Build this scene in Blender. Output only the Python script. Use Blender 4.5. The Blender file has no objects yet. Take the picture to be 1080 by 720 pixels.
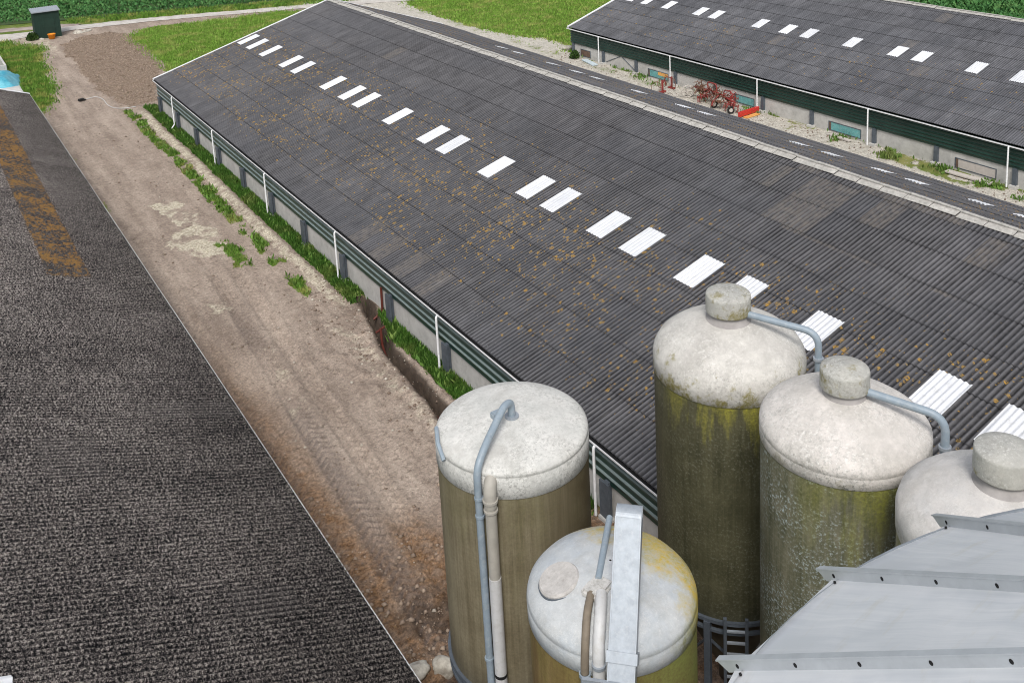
import bpy, bmesh, math, random
import numpy as np
from mathutils import Vector, Matrix
rng = np.random.default_rng(7); random.seed(7)
SC = bpy.context.scene; COL = SC.collection
R = math.radians
CAMZ = 21.55
# ------------------------------------------------------------------ tagging
def tag(o, label=None, cat=None, group=None, kind=None):
    if label: o['label'] = label
    if cat: o['category'] = cat
    if group: o['group'] = group
    if kind: o['kind'] = kind
    return o
def thing(name, label, cat, loc=(0, 0, 0), rotz=0, group=None):
    o = bpy.data.objects.new(name, None); COL.objects.link(o)
    o.location = loc; o.rotation_euler = (0, 0, rotz); o.empty_display_size = .3
    return tag(o, label, cat, group)
def link(name, me, m, parent=None, loc=None):
    o = bpy.data.objects.new(name, me); COL.objects.link(o)
    if m is not None: me.materials.append(m)
    if parent is not None: o.parent = parent
    if loc is not None: o.location = loc
    return o
def obj(name, bm, m, parent=None, smooth=False, loc=None):
    me = bpy.data.meshes.new(name); bmesh.ops.recalc_face_normals(bm, faces=bm.faces)
    bm.to_mesh(me); bm.free()
    if smooth:
        for p in me.polygons: p.use_smooth = True
    return link(name, me, m, parent, loc)
def npmesh(name, V, F, uv=None, smooth=False):
    """V (n,3), F (m,k) constant k"""
    me = bpy.data.meshes.new(name); n = len(V); m, k = F.shape
    me.vertices.add(n); me.vertices.foreach_set('co', np.ascontiguousarray(V, dtype=np.float32).ravel())
    me.loops.add(m * k); me.loops.foreach_set('vertex_index', np.ascontiguousarray(F, dtype=np.int32).ravel())
    me.polygons.add(m); me.polygons.foreach_set('loop_start', np.arange(0, m * k, k, dtype=np.int32))
    me.polygons.foreach_set('loop_total', np.full(m, k, dtype=np.int32))
    if smooth: me.polygons.foreach_set('use_smooth', np.ones(m, dtype=bool))
    if uv is not None:
        l = me.uv_layers.new(name='UVMap'); l.data.foreach_set('uv', np.ascontiguousarray(uv[F.ravel()], dtype=np.float32).ravel())
    me.update(calc_edges=True); return me
def copy_tree(o, parent=None):
    c = o.copy(); COL.objects.link(c)
    if parent is not None: c.parent = parent
    for ch in list(o.children): copy_tree(ch, c)
    return c
# ------------------------------------------------------------------ shapes
def bx(bm, x0, x1, y0, y1, z0, z1, M=None):
    vs = [bm.verts.new((x, y, z)) for x in (x0, x1) for y in (y0, y1) for z in (z0, z1)]
    if M is not None:
        for v in vs: v.co = M @ v.co
    for f in ((0, 1, 3, 2), (4, 6, 7, 5), (0, 4, 5, 1), (2, 3, 7, 6), (0, 2, 6, 4), (1, 5, 7, 3)): bm.faces.new([vs[i] for i in f])
def box(x0, x1, y0, y1, z0, z1, bev=0.0):
    bm = bmesh.new(); bx(bm, x0, x1, y0, y1, z0, z1)
    if bev: bmesh.ops.bevel(bm, geom=bm.edges[:], offset=bev, segments=2, affect='EDGES')
    return bm
def tube(bm, pts, r, n=12, caps=True):
    pts = [Vector(p) for p in pts]; rs = r if isinstance(r, (list, tuple)) else [r] * len(pts)
    rings = []; up = None
    for i, p in enumerate(pts):
        if i == 0: d = pts[1] - p
        elif i == len(pts) - 1: d = p - pts[i - 1]
        else: d = (pts[i + 1] - p).normalized() + (p - pts[i - 1]).normalized()
        d.normalize()
        if up is None:
            a = Vector((0, 0, 1)) if abs(d.z) < .9 else Vector((1, 0, 0)); up = (a - d * a.dot(d)).normalized()
        else: up = (up - d * up.dot(d)).normalized()
        s = d.cross(up)
        rings.append([bm.verts.new(p + (up * math.cos(2 * math.pi * k / n) + s * math.sin(2 * math.pi * k / n)) * rs[i]) for k in range(n)])
    for a, b in zip(rings, rings[1:]):
        for k in range(n): bm.faces.new((a[k], a[(k + 1) % n], b[(k + 1) % n], b[k]))
    if caps:
        for q in (rings[0], rings[-1][::-1]): bm.faces.new([bm.verts.new(v.co) for v in q])
def smooth_path(P, n=6):
    P = [Vector(p) for p in P]; out = []
    for i in range(len(P) - 1):
        p0 = P[max(i - 1, 0)]; p1 = P[i]; p2 = P[i + 1]; p3 = P[min(i + 2, len(P) - 1)]
        for k in range(n):
            t = k / n
            out.append(.5 * ((2 * p1) + (p2 - p0) * t + (2 * p0 - 5 * p1 + 4 * p2 - p3) * t * t + (3 * p1 - p0 - 3 * p2 + p3) * t ** 3))
    return out + [P[-1]]
def fillet(P, rad, n=6):
    P = [Vector(p) for p in P]; out = [P[0]]
    for a, b, c in zip(P, P[1:], P[2:]):
        u = (a - b).normalized(); v = (c - b).normalized(); L = min(rad, (a - b).length * .48, (c - b).length * .48)
        for k in range(n + 1):
            t = k / n; out.append((b + u * L) * (1 - t) ** 2 + b * 2 * t * (1 - t) + (b + v * L) * t * t)
    return out + [P[-1]]
def lathe(name, prof, m, parent=None, n=72, cx=0, cy=0, smooth=True, wob=0.0, seed=0):
    prof = np.array(prof, float); k = len(prof)
    a = np.linspace(0, 2 * np.pi, n + 1); rr = np.random.default_rng(seed)
    V = np.zeros((n + 1, k, 3)); uv = np.zeros((n + 1, k, 2)); s = np.r_[0, np.cumsum(np.hypot(*np.diff(prof, axis=0).T))]
    w = 1 + wob * (np.sin(a * 2 + rr.uniform(0, 6)) * .6 + np.sin(a * 3 + rr.uniform(0, 6)) * .4)
    V[:, :, 0] = cx + np.cos(a)[:, None] * prof[None, :, 0] * w[:, None]; V[:, :, 1] = cy + np.sin(a)[:, None] * prof[None, :, 0] * w[:, None]; V[:, :, 2] = prof[None, :, 1]
    R0 = prof[:, 0].max(); uv[:, :, 0] = (a * R0)[:, None]; uv[:, :, 1] = prof[None, :, 1]
    i, j = np.meshgrid(np.arange(n), np.arange(k - 1), indexing='ij'); q = (i * k + j).ravel()
    F = np.stack([q, q + k, q + k + 1, q + 1], 1)
    me = npmesh(name, V.reshape(-1, 3), F, uv.reshape(-1, 2), smooth)
    return link(name, me, m, parent)
# ------------------------------------------------------------------ material builder
class B:
    def __init__(s, name):
        s.m = bpy.data.materials.new(name); s.m.use_nodes = True; s.nt = s.m.node_tree; s.nt.nodes.clear()
    def n(s, t, **p):
        x = s.nt.nodes.new(t)
        for k, v in p.items(): setattr(x, k, v)
        return x
    def put(s, sock, v):
        if v is None: return
        if isinstance(v, bpy.types.NodeSocket): s.nt.links.new(v, sock)
        elif isinstance(v, (int, float)):
            try: sock.default_value = v
            except Exception: sock.default_value = (v, v, v)
        else:
            v = tuple(v); sock.default_value = v + (1,) if (len(v) == 3 and sock.type == 'RGBA') else v
    def tc(s, k='Object'): return s.n('ShaderNodeTexCoord').outputs[k]
    def attr(s, k): return s.n('ShaderNodeAttribute', attribute_name=k).outputs['Fac']
    def scale(s, v, x, y, z=1, off=(0, 0, 0)):
        q = s.n('ShaderNodeMapping'); s.put(q.inputs['Vector'], v); q.inputs['Scale'].default_value = (x, y, z); q.inputs['Location'].default_value = off; return q.outputs[0]
    def noise(s, v, sc, det=4, ro=.6, dist=0, col=False):
        q = s.n('ShaderNodeTexNoise'); s.put(q.inputs['Vector'], v); q.inputs['Scale'].default_value = sc; q.inputs['Detail'].default_value = det; q.inputs['Roughness'].default_value = ro; q.inputs['Distortion'].default_value = dist
        return q.outputs['Color' if col else 'Fac']
    def vor(s, v, sc, out='Distance', rnd=1):
        q = s.n('ShaderNodeTexVoronoi'); s.put(q.inputs['Vector'], v); q.inputs['Scale'].default_value = sc; q.inputs['Randomness'].default_value = rnd; return q.outputs[out]
    def math(s, op, a, b=None, c=None, clamp=False):
        q = s.n('ShaderNodeMath', operation=op, use_clamp=clamp)
        for i, x in enumerate((a, b, c)): s.put(q.inputs[i], x)
        return q.outputs[0]
    def rng(s, v, a, b, c=0, d=1):
        q = s.n('ShaderNodeMapRange', clamp=True); s.put(q.inputs[0], v)
        for i, x in enumerate((a, b, c, d)): q.inputs[i + 1].default_value = x
        return q.outputs[0]
    def mix(s, f, a, b, mode='MIX'):
        q = s.n('ShaderNodeMix', data_type='RGBA', blend_type=mode); s.put(q.inputs[0], f); s.put(q.inputs[6], a); s.put(q.inputs[7], b); return q.outputs[2]
    def mulc(s, c, v):
        q = s.n('ShaderNodeMix', data_type='RGBA', blend_type='MULTIPLY'); q.inputs[0].default_value = 1; s.put(q.inputs[6], c)
        k = s.n('ShaderNodeCombineColor')
        for i in range(3): s.put(k.inputs[i], v)
        s.nt.links.new(k.outputs[0], q.inputs[7]); return q.outputs[2]
    def sep(s, v):
        q = s.n('ShaderNodeSeparateXYZ'); s.put(q.inputs[0], v); return q.outputs
    def comb(s, x, y, z=0):
        q = s.n('ShaderNodeCombineXYZ')
        for i, v in enumerate((x, y, z)): s.put(q.inputs[i], v)
        return q.outputs[0]
    def white(s, v):
        q = s.n('ShaderNodeTexWhiteNoise', noise_dimensions='3D'); s.put(q.inputs['Vector'], v); return q.outputs['Value']
    def bump(s, h, st=.5, d=.02, nrm=None):
        q = s.n('ShaderNodeBump'); q.inputs['Strength'].default_value = st; q.inputs['Distance'].default_value = d; s.put(q.inputs['Height'], h)
        if nrm is not None: s.put(q.inputs['Normal'], nrm)
        return q.outputs[0]
    def out(s, col, rough=.8, metal=0, nrm=None, spec=.3):
        p = s.n('ShaderNodeBsdfPrincipled'); o = s.n('ShaderNodeOutputMaterial'); s.put(p.inputs['Base Color'], col); s.put(p.inputs['Roughness'], rough); s.put(p.inputs['Metallic'], metal)
        p.inputs['Specular IOR Level'].default_value = spec
        if nrm is not None: s.put(p.inputs['Normal'], nrm)
        s.nt.links.new(p.outputs[0], o.inputs[0]); return s.m
def simple(name, col, rough=.6, metal=0, var=.25, sc=3, spec=.3, dirt=None, bump=0):
    b = B(name); v = b.tc('Object'); f = b.noise(v, sc, 5, .65)
    c = b.mulc(col, b.rng(f, .25, .75, 1 - var, 1 + var))
    if dirt: c = b.mix(b.math('MULTIPLY', b.rng(b.noise(v, sc * 2.3, 6, .7), .5, .72), dirt[1]), c, dirt[0])
    return b.out(c, rough, metal, b.bump(b.noise(v, sc * 12, 4), .4, bump) if bump else None, spec)
M = {}
def roof_mat(name, base, sheet_u, sheet_v, o_u=0, lichen=0.0, lich_lo=0, lich_hi=1, tint=(1, 1, 1), contrast=.35, pale=.03, extra=None, mott=0.0, wave=.1794, wamp=.62):
    b = B(name); uv = b.tc('UV'); u, v, _ = b.sep(uv)
    su = b.math('DIVIDE', b.math('SUBTRACT', u, o_u), sheet_u); sv = b.math('DIVIDE', v, sheet_v)
    iu = b.math('FLOOR', su); iv = b.math('FLOOR', sv)
    cell = b.comb(iu, iv, 3.3); rnd = b.white(cell); rnd2 = b.white(b.comb(iu, iv, 9.7))
    big = b.noise(uv, .12, 3, .5); mid = b.noise(uv, .9, 5, .65); fine = b.noise(uv, 9, 5, .7)
    streak = b.noise(b.scale(uv, 7, .7), 1.0, 5, .65)
    g = b.math('ADD', b.rng(rnd, 0, 1, 1 - contrast, 1 + contrast), b.rng(mid, .3, .7, -.22, .22))
    g = b.math('ADD', g, b.rng(streak, .3, .7, -.3, .3)); g = b.math('ADD', g, b.rng(fine, .25, .75, -.25, .25)); g = b.math('ADD', g, b.rng(big, .3, .7, -.15, .15))
    # valleys darkened, crests lightened: corrugation shade put into the colour, with some moss
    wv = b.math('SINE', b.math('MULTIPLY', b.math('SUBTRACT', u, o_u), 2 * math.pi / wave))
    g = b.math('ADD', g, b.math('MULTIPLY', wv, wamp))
    c = b.mulc(base, b.math('MAXIMUM', g, .2))
    # bluish to brownish drift
    c = b.mix(b.rng(b.noise(uv, .2, 4, .6), .42, .62, 0, .5), c, b.mix(.5, c, (.05, .055, .066)))
    # replaced / weathered pale sheets
    pm = b.rng(rnd2, 1 - pale, 1 - pale + .001)
    if extra is not None: pm = b.math('MAXIMUM', pm, extra(b, u, v, iu, iv))
    ps = b.math('MULTIPLY', pm, b.rng(b.noise(b.scale(uv, 3, 2), 1.6, 5, .7), .38, .66, .05, .6))
    c = b.mix(ps, c, (.17, .15, .13))
    # long pale wash streaks
    ws = b.math('MULTIPLY', b.rng(b.noise(b.scale(uv, 9, .35), 1, 4, .6), .6, .7), b.rng(b.noise(uv, .25, 3), .45, .62)); c = b.mix(b.math('MULTIPLY', ws, .38), c, (.22, .21, .2))
    # dirt in the laps between sheets
    fu = b.math('ABSOLUTE', b.math('SUBTRACT', b.math('FRACT', su), .5)); fv = b.math('ABSOLUTE', b.math('SUBTRACT', b.math('FRACT', sv), .5))
    ed = b.math('MAXIMUM', b.math('MULTIPLY', b.rng(fu, .5 - .022 / sheet_u, .5), .5), b.rng(fv, .5 - .03 / sheet_v, .5))
    c = b.mix(b.math('MULTIPLY', ed, b.rng(mid, .35, .6, .35, .95)), c, (.008, .008, .009))
    # chalky specks
    sp = b.rng(b.vor(uv, 5.0), .05, .09, 1, 0); sp = b.math('MULTIPLY', sp, b.rng(b.noise(uv, .6, 3), .5, .62))
    c = b.mix(b.math('MULTIPLY', sp, .75), c, (.38, .38, .37))
    if lichen > 0:
        w = b.n('ShaderNodeVectorMath', operation='ADD'); b.put(w.inputs[0], uv); 
        ww = b.n('ShaderNodeVectorMath', operation='SCALE'); b.put(ww.inputs[0], b.noise(uv, 9, 3, .6, 0, True)); ww.inputs['Scale'].default_value = .12; b.nt.links.new(ww.outputs[0], w.inputs[1])
        den = b.math('MULTIPLY', b.math('ADD', b.rng(b.noise(uv, .3, 4, .6), .32, .62, .42, 1), b.rng(u, 50, 68, 0, .1)), b.math('MULTIPLY', b.rng(v, lich_lo, lich_lo + 1.5), b.rng(v, lich_hi, lich_hi + 4, 1, 0)))
        for sc, r0, amt in ((1.1, .055, 1), (2.0, .075, 1), (3.2, .1, 1), (4.7, .1, 1), (7, .08, .9)):
            q = b.n('ShaderNodeTexVoronoi'); b.nt.links.new(w.outputs[0], q.inputs['Vector']); q.inputs['Scale'].default_value = sc
            sel = b.sep(q.outputs['Color'])[0]
            rad = b.math('MULTIPLY', b.math('MULTIPLY', b.rng(sel, 1 - lichen, 1.05), den), r0 * 2.6 * (1 if sc < 2 else 1.6))
            k = b.rng(b.math('SUBTRACT', rad, q.outputs['Distance']), 0, .05)
            k = b.math('MULTIPLY', k, b.rng(b.noise(uv, 14, 3, .7), .38, .55))
            c = b.mix(b.math('MULTIPLY', k, amt), c, b.mix(b.rng(b.noise(uv, 5, 3), .35, .65), (.36, .205, .035), (.2, .15, .075)))
    c = b.mulc(c, 1.0)
    nrm = b.bump(b.math('ADD', fine, b.math('MULTIPLY', b.noise(uv, 30, 3), .6)), .5, .012)
    return b.out(c, .85, 0, nrm, .25)
def main_extra(b, u, v, iu, iv):
    a = b.math('MULTIPLY', b.rng(u, 33.5, 34), b.rng(u, 42, 42.5, 1, 0)); a = b.math('MULTIPLY', a, b.rng(v, 1.72, 1.75, 1, 0))
    alt = b.rng(b.math('FRACT', b.math('MULTIPLY', iu, .5)), .2, .3)
    a = b.math('MULTIPLY', a, alt)
    d = b.math('MULTIPLY', b.math('MULTIPLY', b.rng(u, 17.5, 18), b.rng(u, 27.5, 28, 1, 0)), b.rng(v, 11.3, 11.32)); d = b.math('MULTIPLY', d, b.rng(b.white(b.comb(iu, iv, 1.1)), .62, .63))
    return b.math('MAXIMUM', a, d)
# left roof : thick moss and grit
def mossy_roof():
    b = B('mossy_roof_sheet'); uv = b.tc('UV'); u, v, _ = b.sep(uv)
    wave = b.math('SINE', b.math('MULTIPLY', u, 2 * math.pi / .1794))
    uw = b.scale(uv, 1.15, .95); g1 = b.noise(uw, 16.5, 4, .66); g2 = b.noise(uw, 40, 3, .7); big = b.noise(uv, .22, 4, .6); mid = b.noise(b.scale(uv, 1.6, .6), 1, 4, .6)
    su = b.math('FLOOR', b.math('DIVIDE', u, 1.0765)); sv = b.math('FLOOR', b.math('DIVIDE', v, 1.64))
    rnd = b.white(b.comb(su, sv, 2.2)); rnd2 = b.white(b.comb(su, sv, 7.2))
    t = b.math('ADD', b.rng(g1, .35, .65, 0, .84), b.rng(g2, .3, .7, -.3, .3))
    t = b.math('ADD', t, b.rng(b.noise(uv, 3.6, 3, .6), .32, .68, -.1, .07))
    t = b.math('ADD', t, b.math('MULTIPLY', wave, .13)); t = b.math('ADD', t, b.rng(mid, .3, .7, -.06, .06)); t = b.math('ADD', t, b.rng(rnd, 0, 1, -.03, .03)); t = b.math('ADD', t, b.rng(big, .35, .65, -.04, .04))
    q = b.n('ShaderNodeValToRGB'); b.put(q.inputs[0], t); e = q.color_ramp.elements
    e[0].position = .12; e[0].color = (.006, .006, .007, 1); e[1].position = .84; e[1].color = (.46, .42, .385, 1)
    for p, c in ((.25, (.03, .028, .029)), (.42, (.094, .084, .08)), (.6, (.195, .172, .16))):
        x = e.new(p); x.color = c + (1,)
    c = q.outputs[0]
    # towards the eave the sheets are barer and darker
    c = b.mulc(c, b.math('MULTIPLY', b.rng(v, .3, 4.2, .6, .84), b.rng(u, 18, 42, .88, 1.08)))
    # barer sheets with fewer clumps
    bare = b.math('MULTIPLY', b.rng(rnd2, .80, .81, 0, .3), b.rng(u, 30, 34, 1, 0))
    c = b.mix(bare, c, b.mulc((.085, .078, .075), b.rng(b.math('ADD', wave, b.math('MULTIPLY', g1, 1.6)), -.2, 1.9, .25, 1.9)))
    # orange lichen on one course of sheets
    edge = b.math('MULTIPLY', b.math('MULTIPLY', b.rng(v, 2.52, 2.58), b.rng(v, 4.2, 4.28, 1, 0)), b.rng(u, 42.2, 42.5))
    lf = b.math('MULTIPLY', edge, b.math('MULTIPLY', b.rng(b.math('ADD', b.noise(uv, 5, 4, .72), b.rng(b.noise(uv, .8, 2), .3, .7, -.1, .1)), .47, .57), .9))
    c = b.mix(b.math('MULTIPLY', edge, .75), c, b.mulc((.05, .048, .05), b.rng(g1, .3, .7, .4, 1.6)))
    c = b.mix(lf, c, b.mix(b.rng(g2, .35, .65), (.14, .095, .045), (.36, .185, .045)))
    fv = b.math('ABSOLUTE', b.math('SUBTRACT', b.math('FRACT', b.math('DIVIDE', v, 1.64)), .5))
    c = b.mix(b.math('MULTIPLY', b.rng(fv, .486, .499), b.rng(mid, .42, .6, 0, .7)), c, (.01, .01, .011))
    nrm = b.bump(t, .6, .035)
    return b.out(c, .95, 0, nrm, .1)
def silo_mat(name, lo, hi, lich, lich_amt, side=None, streak=.5, speck=None, grad=None):
    b = B(name); uv = b.tc('UV'); u, v, _ = b.sep(uv); ob = b.tc('Object')
    st = b.noise(b.scale(uv, 5, .22), 1.0, 5, .65); st2 = b.noise(b.scale(uv, 22, .5), 1.0, 4, .6); nz = b.noise(uv, 1.1, 5, .65); fn = b.noise(uv, 16, 4, .75)
    t = b.math('ADD', b.rng(st, .3, .7, -.3 * streak, .3 * streak), b.math('ADD', b.rng(st2, .3, .7, -.18 * streak, .18 * streak), nz))
    c = b.mix(b.rng(t, .25, .75), lo, hi)
    if speck: c = b.mix(b.math('MULTIPLY', b.rng(fn, .52, .64), b.rng(b.noise(uv, .7, 3), .4, .6, .1, speck[1])), c, speck[0])
    x, y, z = b.sep(ob)
    if lich_amt > 0:
        k = b.math('MULTIPLY', b.rng(b.math('ADD', b.noise(b.scale(uv, 2.2, .45), 1, 5, .7), b.rng(v, lich[1], lich[2], -.28, .08)), .42, .62), lich_amt)
        if side: k = b.math('MULTIPLY', k, b.rng(b.math('ADD', b.math('MULTIPLY', x, side[0]), b.math('MULTIPLY', y, side[1])), side[2], side[3]))
        k = b.math('MULTIPLY', k, b.rng(fn, .3, .6, .35, 1))
        c = b.mix(k, c, lich[0])
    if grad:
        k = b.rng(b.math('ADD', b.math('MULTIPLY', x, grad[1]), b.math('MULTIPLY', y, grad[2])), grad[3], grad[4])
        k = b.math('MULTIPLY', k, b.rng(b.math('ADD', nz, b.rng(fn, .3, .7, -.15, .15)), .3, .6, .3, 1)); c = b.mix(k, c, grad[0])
    c = b.mulc(c, b.rng(fn, .3, .7, .82, 1.18))
    return b.out(c, .6, 0, b.bump(fn, .25, .01), .35)
def lid_mat(name, base, warm, speckc, sp_amt, zlow, zhigh, lich=None, lich_amt=0, side=None, smear=None, flank=None):
    b = B(name); ob = b.tc('Object'); x, y, z = b.sep(ob); fn = b.noise(ob, 13, 5, .75); fx = b.noise(ob, 28, 4, .8); nz = b.noise(ob, 1.6, 5, .6); nb = b.noise(ob, 4, 5, .7)
    c = b.mix(b.rng(nz, .35, .65), base, warm)
    if smear: c = b.mix(b.math('MULTIPLY', b.rng(b.noise(ob, .9, 4, .6), .48, .6), .7), c, smear)
    c = b.mulc(c, b.rng(nb, .3, .7, .88, 1.1))
    low = b.rng(z, zlow, zhigh, 1, .25)
    k = b.math('MULTIPLY', b.math('MULTIPLY', b.rng(b.math('ADD', fn, b.rng(fx, .3, .7, -.1, .1)), .5, .6), low), sp_amt)
    pm = b.rng(b.noise(ob, 1.15, 4, .6), .36, .6, .2, 1.1); k = b.math('MULTIPLY', k, pm)
    c = b.mix(b.math('MULTIPLY', b.rng(b.noise(ob, 1.5, 6, .68), .48, .66), .42), c, (.36, .345, .315))
    c = b.mix(k, c, speckc)
    c = b.mix(b.math('MULTIPLY', b.rng(b.noise(ob, 17, 4, .8), .53, .62), b.math('MULTIPLY', pm, sp_amt * .6)), c, (.74, .73, .70))
    if lich:
        k = b.math('MULTIPLY', b.rng(b.math('ADD', b.noise(ob, 2.6, 5, .7), b.rng(z, zlow, zhigh, .1, -.16)), .5, .62), lich_amt)
        if side: k = b.math('MULTIPLY', k, b.rng(b.math('ADD', b.math('MULTIPLY', x, side[0]), b.math('MULTIPLY', y, side[1])), side[2], side[3]))
        c = b.mix(b.math('MULTIPLY', k, b.rng(fn, .3, .55, .3, 1)), c, lich)
    if flank:
        k = b.math('MULTIPLY', b.rng(b.math('ADD', z, b.rng(nz, .3, .7, -.1, .1)), 7.98, 8.12, 1, 0), b.rng(b.math('ADD', x, b.rng(nb, .3, .7, -.25, .25)), .1, .75, 0, .92)); c = b.mix(b.math('MULTIPLY', k, b.rng(fn, .25, .5, .55, 1)), c, b.mix(b.rng(nb, .35, .65), (.17, .185, .05), (.30, .29, .12)))
        k = b.math('ADD', b.rng(x, flank[1], flank[2], -.32, .34), b.rng(y, -1.2, .8, -.08, .08)); k = b.math('ADD', k, b.noise(ob, 1.8, 5, .7))
        c = b.mix(b.math('MULTIPLY', b.rng(k, .5, .74), b.rng(fn, .3, .6, .35, 1)), c, b.mix(b.rng(nb, .4, .6), flank[0], (.40, .34, .10)))
    return b.out(c, .75, 0, b.bump(b.math('ADD', fn, fx), .35, .02), .3)
def grass_mat(name, a, c2, dry, dryamt=.2):
    b = B(name); r = b.attr('rnd'); p = b.tc('Object')
    c = b.mix(r, a, c2); c = b.mix(b.math('MULTIPLY', b.rng(b.noise(p, .5, 4, .6), .5, .66), dryamt), c, dry); c = b.mulc(c, b.rng(b.noise(p, 1.7, 3), .3, .7, .75, 1.25))
    m = b.out(c, .7, 0, None, .2); return m
def ground_mat():
    b = B('farmyard_ground'); p = b.tc('Object'); x, y, z = b.sep(p)
    n1 = b.noise(p, .35, 5, .6); n2 = b.noise(p, 2.2, 5, .65); n3 = b.noise(p, 9, 5, .7); n4 = b.noise(p, 26, 3, .7); along = b.noise(b.scale(p, 1.4, .16, 1), 1, 5, .6)
    t = b.math('ADD', b.rng(n1, .3, .7, -.25, .25), b.math('ADD', b.rng(n2, .3, .7, -.25, .25), b.rng(along, .3, .7, -.2, .7)))
    c = b.mix(b.rng(t, -.2, .8), (.255, .202, .164), (.44, .362, .298))
    c = b.mix(b.math('MULTIPLY', b.attr('ochre'), b.rng(n2, .25, .6, .3, .95)), c, b.mix(b.rng(n3, .35, .65), (.12, .064, .03), (.27, .155, .08)))
    c = b.mix(b.math('MULTIPLY', b.attr('soil'), b.rng(n2, .25, .6, .6, .95)), c, b.mix(b.rng(n3, .3, .7), (.15, .108, .078), (.32, .245, .185)))
    c = b.mix(b.math('MULTIPLY', b.attr('rut'), b.rng(n2, .3, .65, .35, .85)), c, (.16, .132, .118))
    e = b.math('ADD', b.attr('pale'), b.rng(n2, .3, .7, -.3, .3)); c = b.mix(b.rng(e, .4, .75, 0, .95), c, b.mix(b.rng(n3, .35, .65), (.42, .37, .27), (.62, .57, .46)))
    e = b.math('ADD', b.attr('gravel'), b.rng(n3, .3, .7, -.25, .25)); c = b.mix(b.rng(e, .4, .65), c, b.mix(b.rng(n2, .3, .7), (.40, .37, .315), (.6, .57, .505)))
    # pebbles and crumbs
    c = b.mulc(c, b.rng(n3, .3, .7, .65, 1.34)); c = b.mulc(c, b.rng(n4, .3, .7, .7, 1.28))
    cr = b.math('MULTIPLY', b.rng(b.noise(p, 4.2, 4, .65), .56, .66), b.rng(b.noise(p, .6, 4, .6), .38, .6, .15, 1)); c = b.mix(b.math('MULTIPLY', cr, .6), c, (.09, .065, .05))
    c = b.mix(b.math('MULTIPLY', b.attr('dark_ground'), b.rng(n3, .3, .7, .75, 1)), c, b.mix(b.rng(n3, .4, .65), (.022, .016, .012), (.075, .053, .038)))
    st = b.rng(b.vor(p, 6), .08, .13, 1, 0); c = b.mix(b.math('MULTIPLY', st, b.rng(b.noise(p, .8, 3), .5, .6, 0, .6)), c, (.62, .58, .5))
    e = b.math('ADD', b.attr('grassy'), b.rng(n2, .3, .7, -.25, .25)); e = b.math('ADD', e, b.rng(n3, .3, .7, -.35, .35))
    gc = b.mix(b.rng(n3, .3, .7), (.06, .105, .018), (.16, .22, .045)); gc = b.mix(b.rng(n1, .45, .65, 0, .7), gc, (.3, .27, .11))
    c = b.mix(b.rng(e, .42, .6), c, gc)
    return b.out(c, .95, 0, b.bump(b.math('ADD', n3, b.math('MULTIPLY', n4, .6)), .8, .06), .1)

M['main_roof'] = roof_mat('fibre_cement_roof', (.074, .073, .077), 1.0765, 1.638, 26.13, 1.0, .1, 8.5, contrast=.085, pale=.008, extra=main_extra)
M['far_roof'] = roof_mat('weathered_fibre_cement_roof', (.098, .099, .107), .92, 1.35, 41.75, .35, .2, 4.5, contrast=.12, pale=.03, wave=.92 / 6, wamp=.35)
M['moss_roof'] = mossy_roof()
def skylight_mat():
    b = B('translucent_sheet'); uv = b.tc('UV'); n = b.noise(b.scale(uv, 6, .6), 1, 4, .6)
    c = b.mix(b.rng(n, .3, .7), (.60, .62, .66), (.76, .77, .79)); c = b.mulc(c, b.rng(b.noise(b.scale(uv, .45, .05), 1, 1), .35, .65, .86, 1.05)); c = b.mix(b.math('MULTIPLY', b.rng(b.noise(uv, 5, 5, .7), .52, .68), .45), c, (.45, .45, .43)); return b.out(c, .35, 0, None, .5)
M['skylight'] = skylight_mat()
M['ridge'] = simple('grey_ridge_tile', (.43, .415, .385), .9, 0, .3, 4, dirt=((.13, .12, .1), .6), bump=.01)
M['green'] = simple('dark_green_cladding', (.014, .042, .033), .32, 0, .25, 1.5, .5)
M['green_dull'] = simple('dark_green_boarding', (.012, .034, .024), .6, 0, .25, 1.5, .35)
M['concrete'] = simple('grey_concrete_panel', (.5, .49, .465), .85, 0, .18, 1.3, dirt=((.3, .29, .27), .5), bump=.006)
M['galv'] = simple('galvanised_steel', (.34, .375, .415), .45, .3, .18, 6, .5, dirt=((.46, .48, .5), .5))
M['galv_dark'] = simple('weathered_steel', (.12, .14, .165), .5, .4, .25, 5)
M['white'] = simple('white_plastic', (.82, .83, .84), .4, 0, .06, 3, .45, dirt=((.5, .5, .47), .4))
M['black'] = simple('black_dirt', (.012, .012, .013), .9)
M['bluepipe'] = simple('blue_grey_pipe', (.25, .305, .355), .42, 0, .15, 4, .4, dirt=((.38, .41, .42), .6))
M['greypipe'] = simple('grey_pipe', (.37, .35, .31), .5, 0, .15, 4)
M['whitepipe'] = simple('white_grey_pipe', (.55, .55, .55), .45, 0, .1, 4, dirt=((.4, .38, .33), .5))
M['hose'] = simple('brown_hose', (.2, .165, .125), .6, 0, .2, 6)
M['red'] = simple('red_paint', (.24, .032, .03), .5, 0, .35, 6, .4, dirt=((.2, .09, .05), .7))
M['rust'] = simple('rusty_steel', (.16, .085, .055), .8, 0, .4, 8)
M['tyre'] = simple('black_rubber', (.02, .019, .018), .8)
M['orange'] = simple('orange_plastic', (.75, .25, .02), .5, 0, .2, 4)
M['yellow'] = simple('yellow_orange_board', (.7, .36, .1), .6, 0, .3, 4, dirt=((.5, .4, .3), .6))
M['teal'] = simple('teal_board', (.13, .36, .36), .6, 0, .3, 5, dirt=((.45, .5, .45), .6))
M['brownboard'] = simple('brown_board', (.15, .1, .075), .8, 0, .35, 5)
M['paleboard'] = simple('pale_board', (.5, .46, .42), .7, 0, .12, 4)
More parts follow.
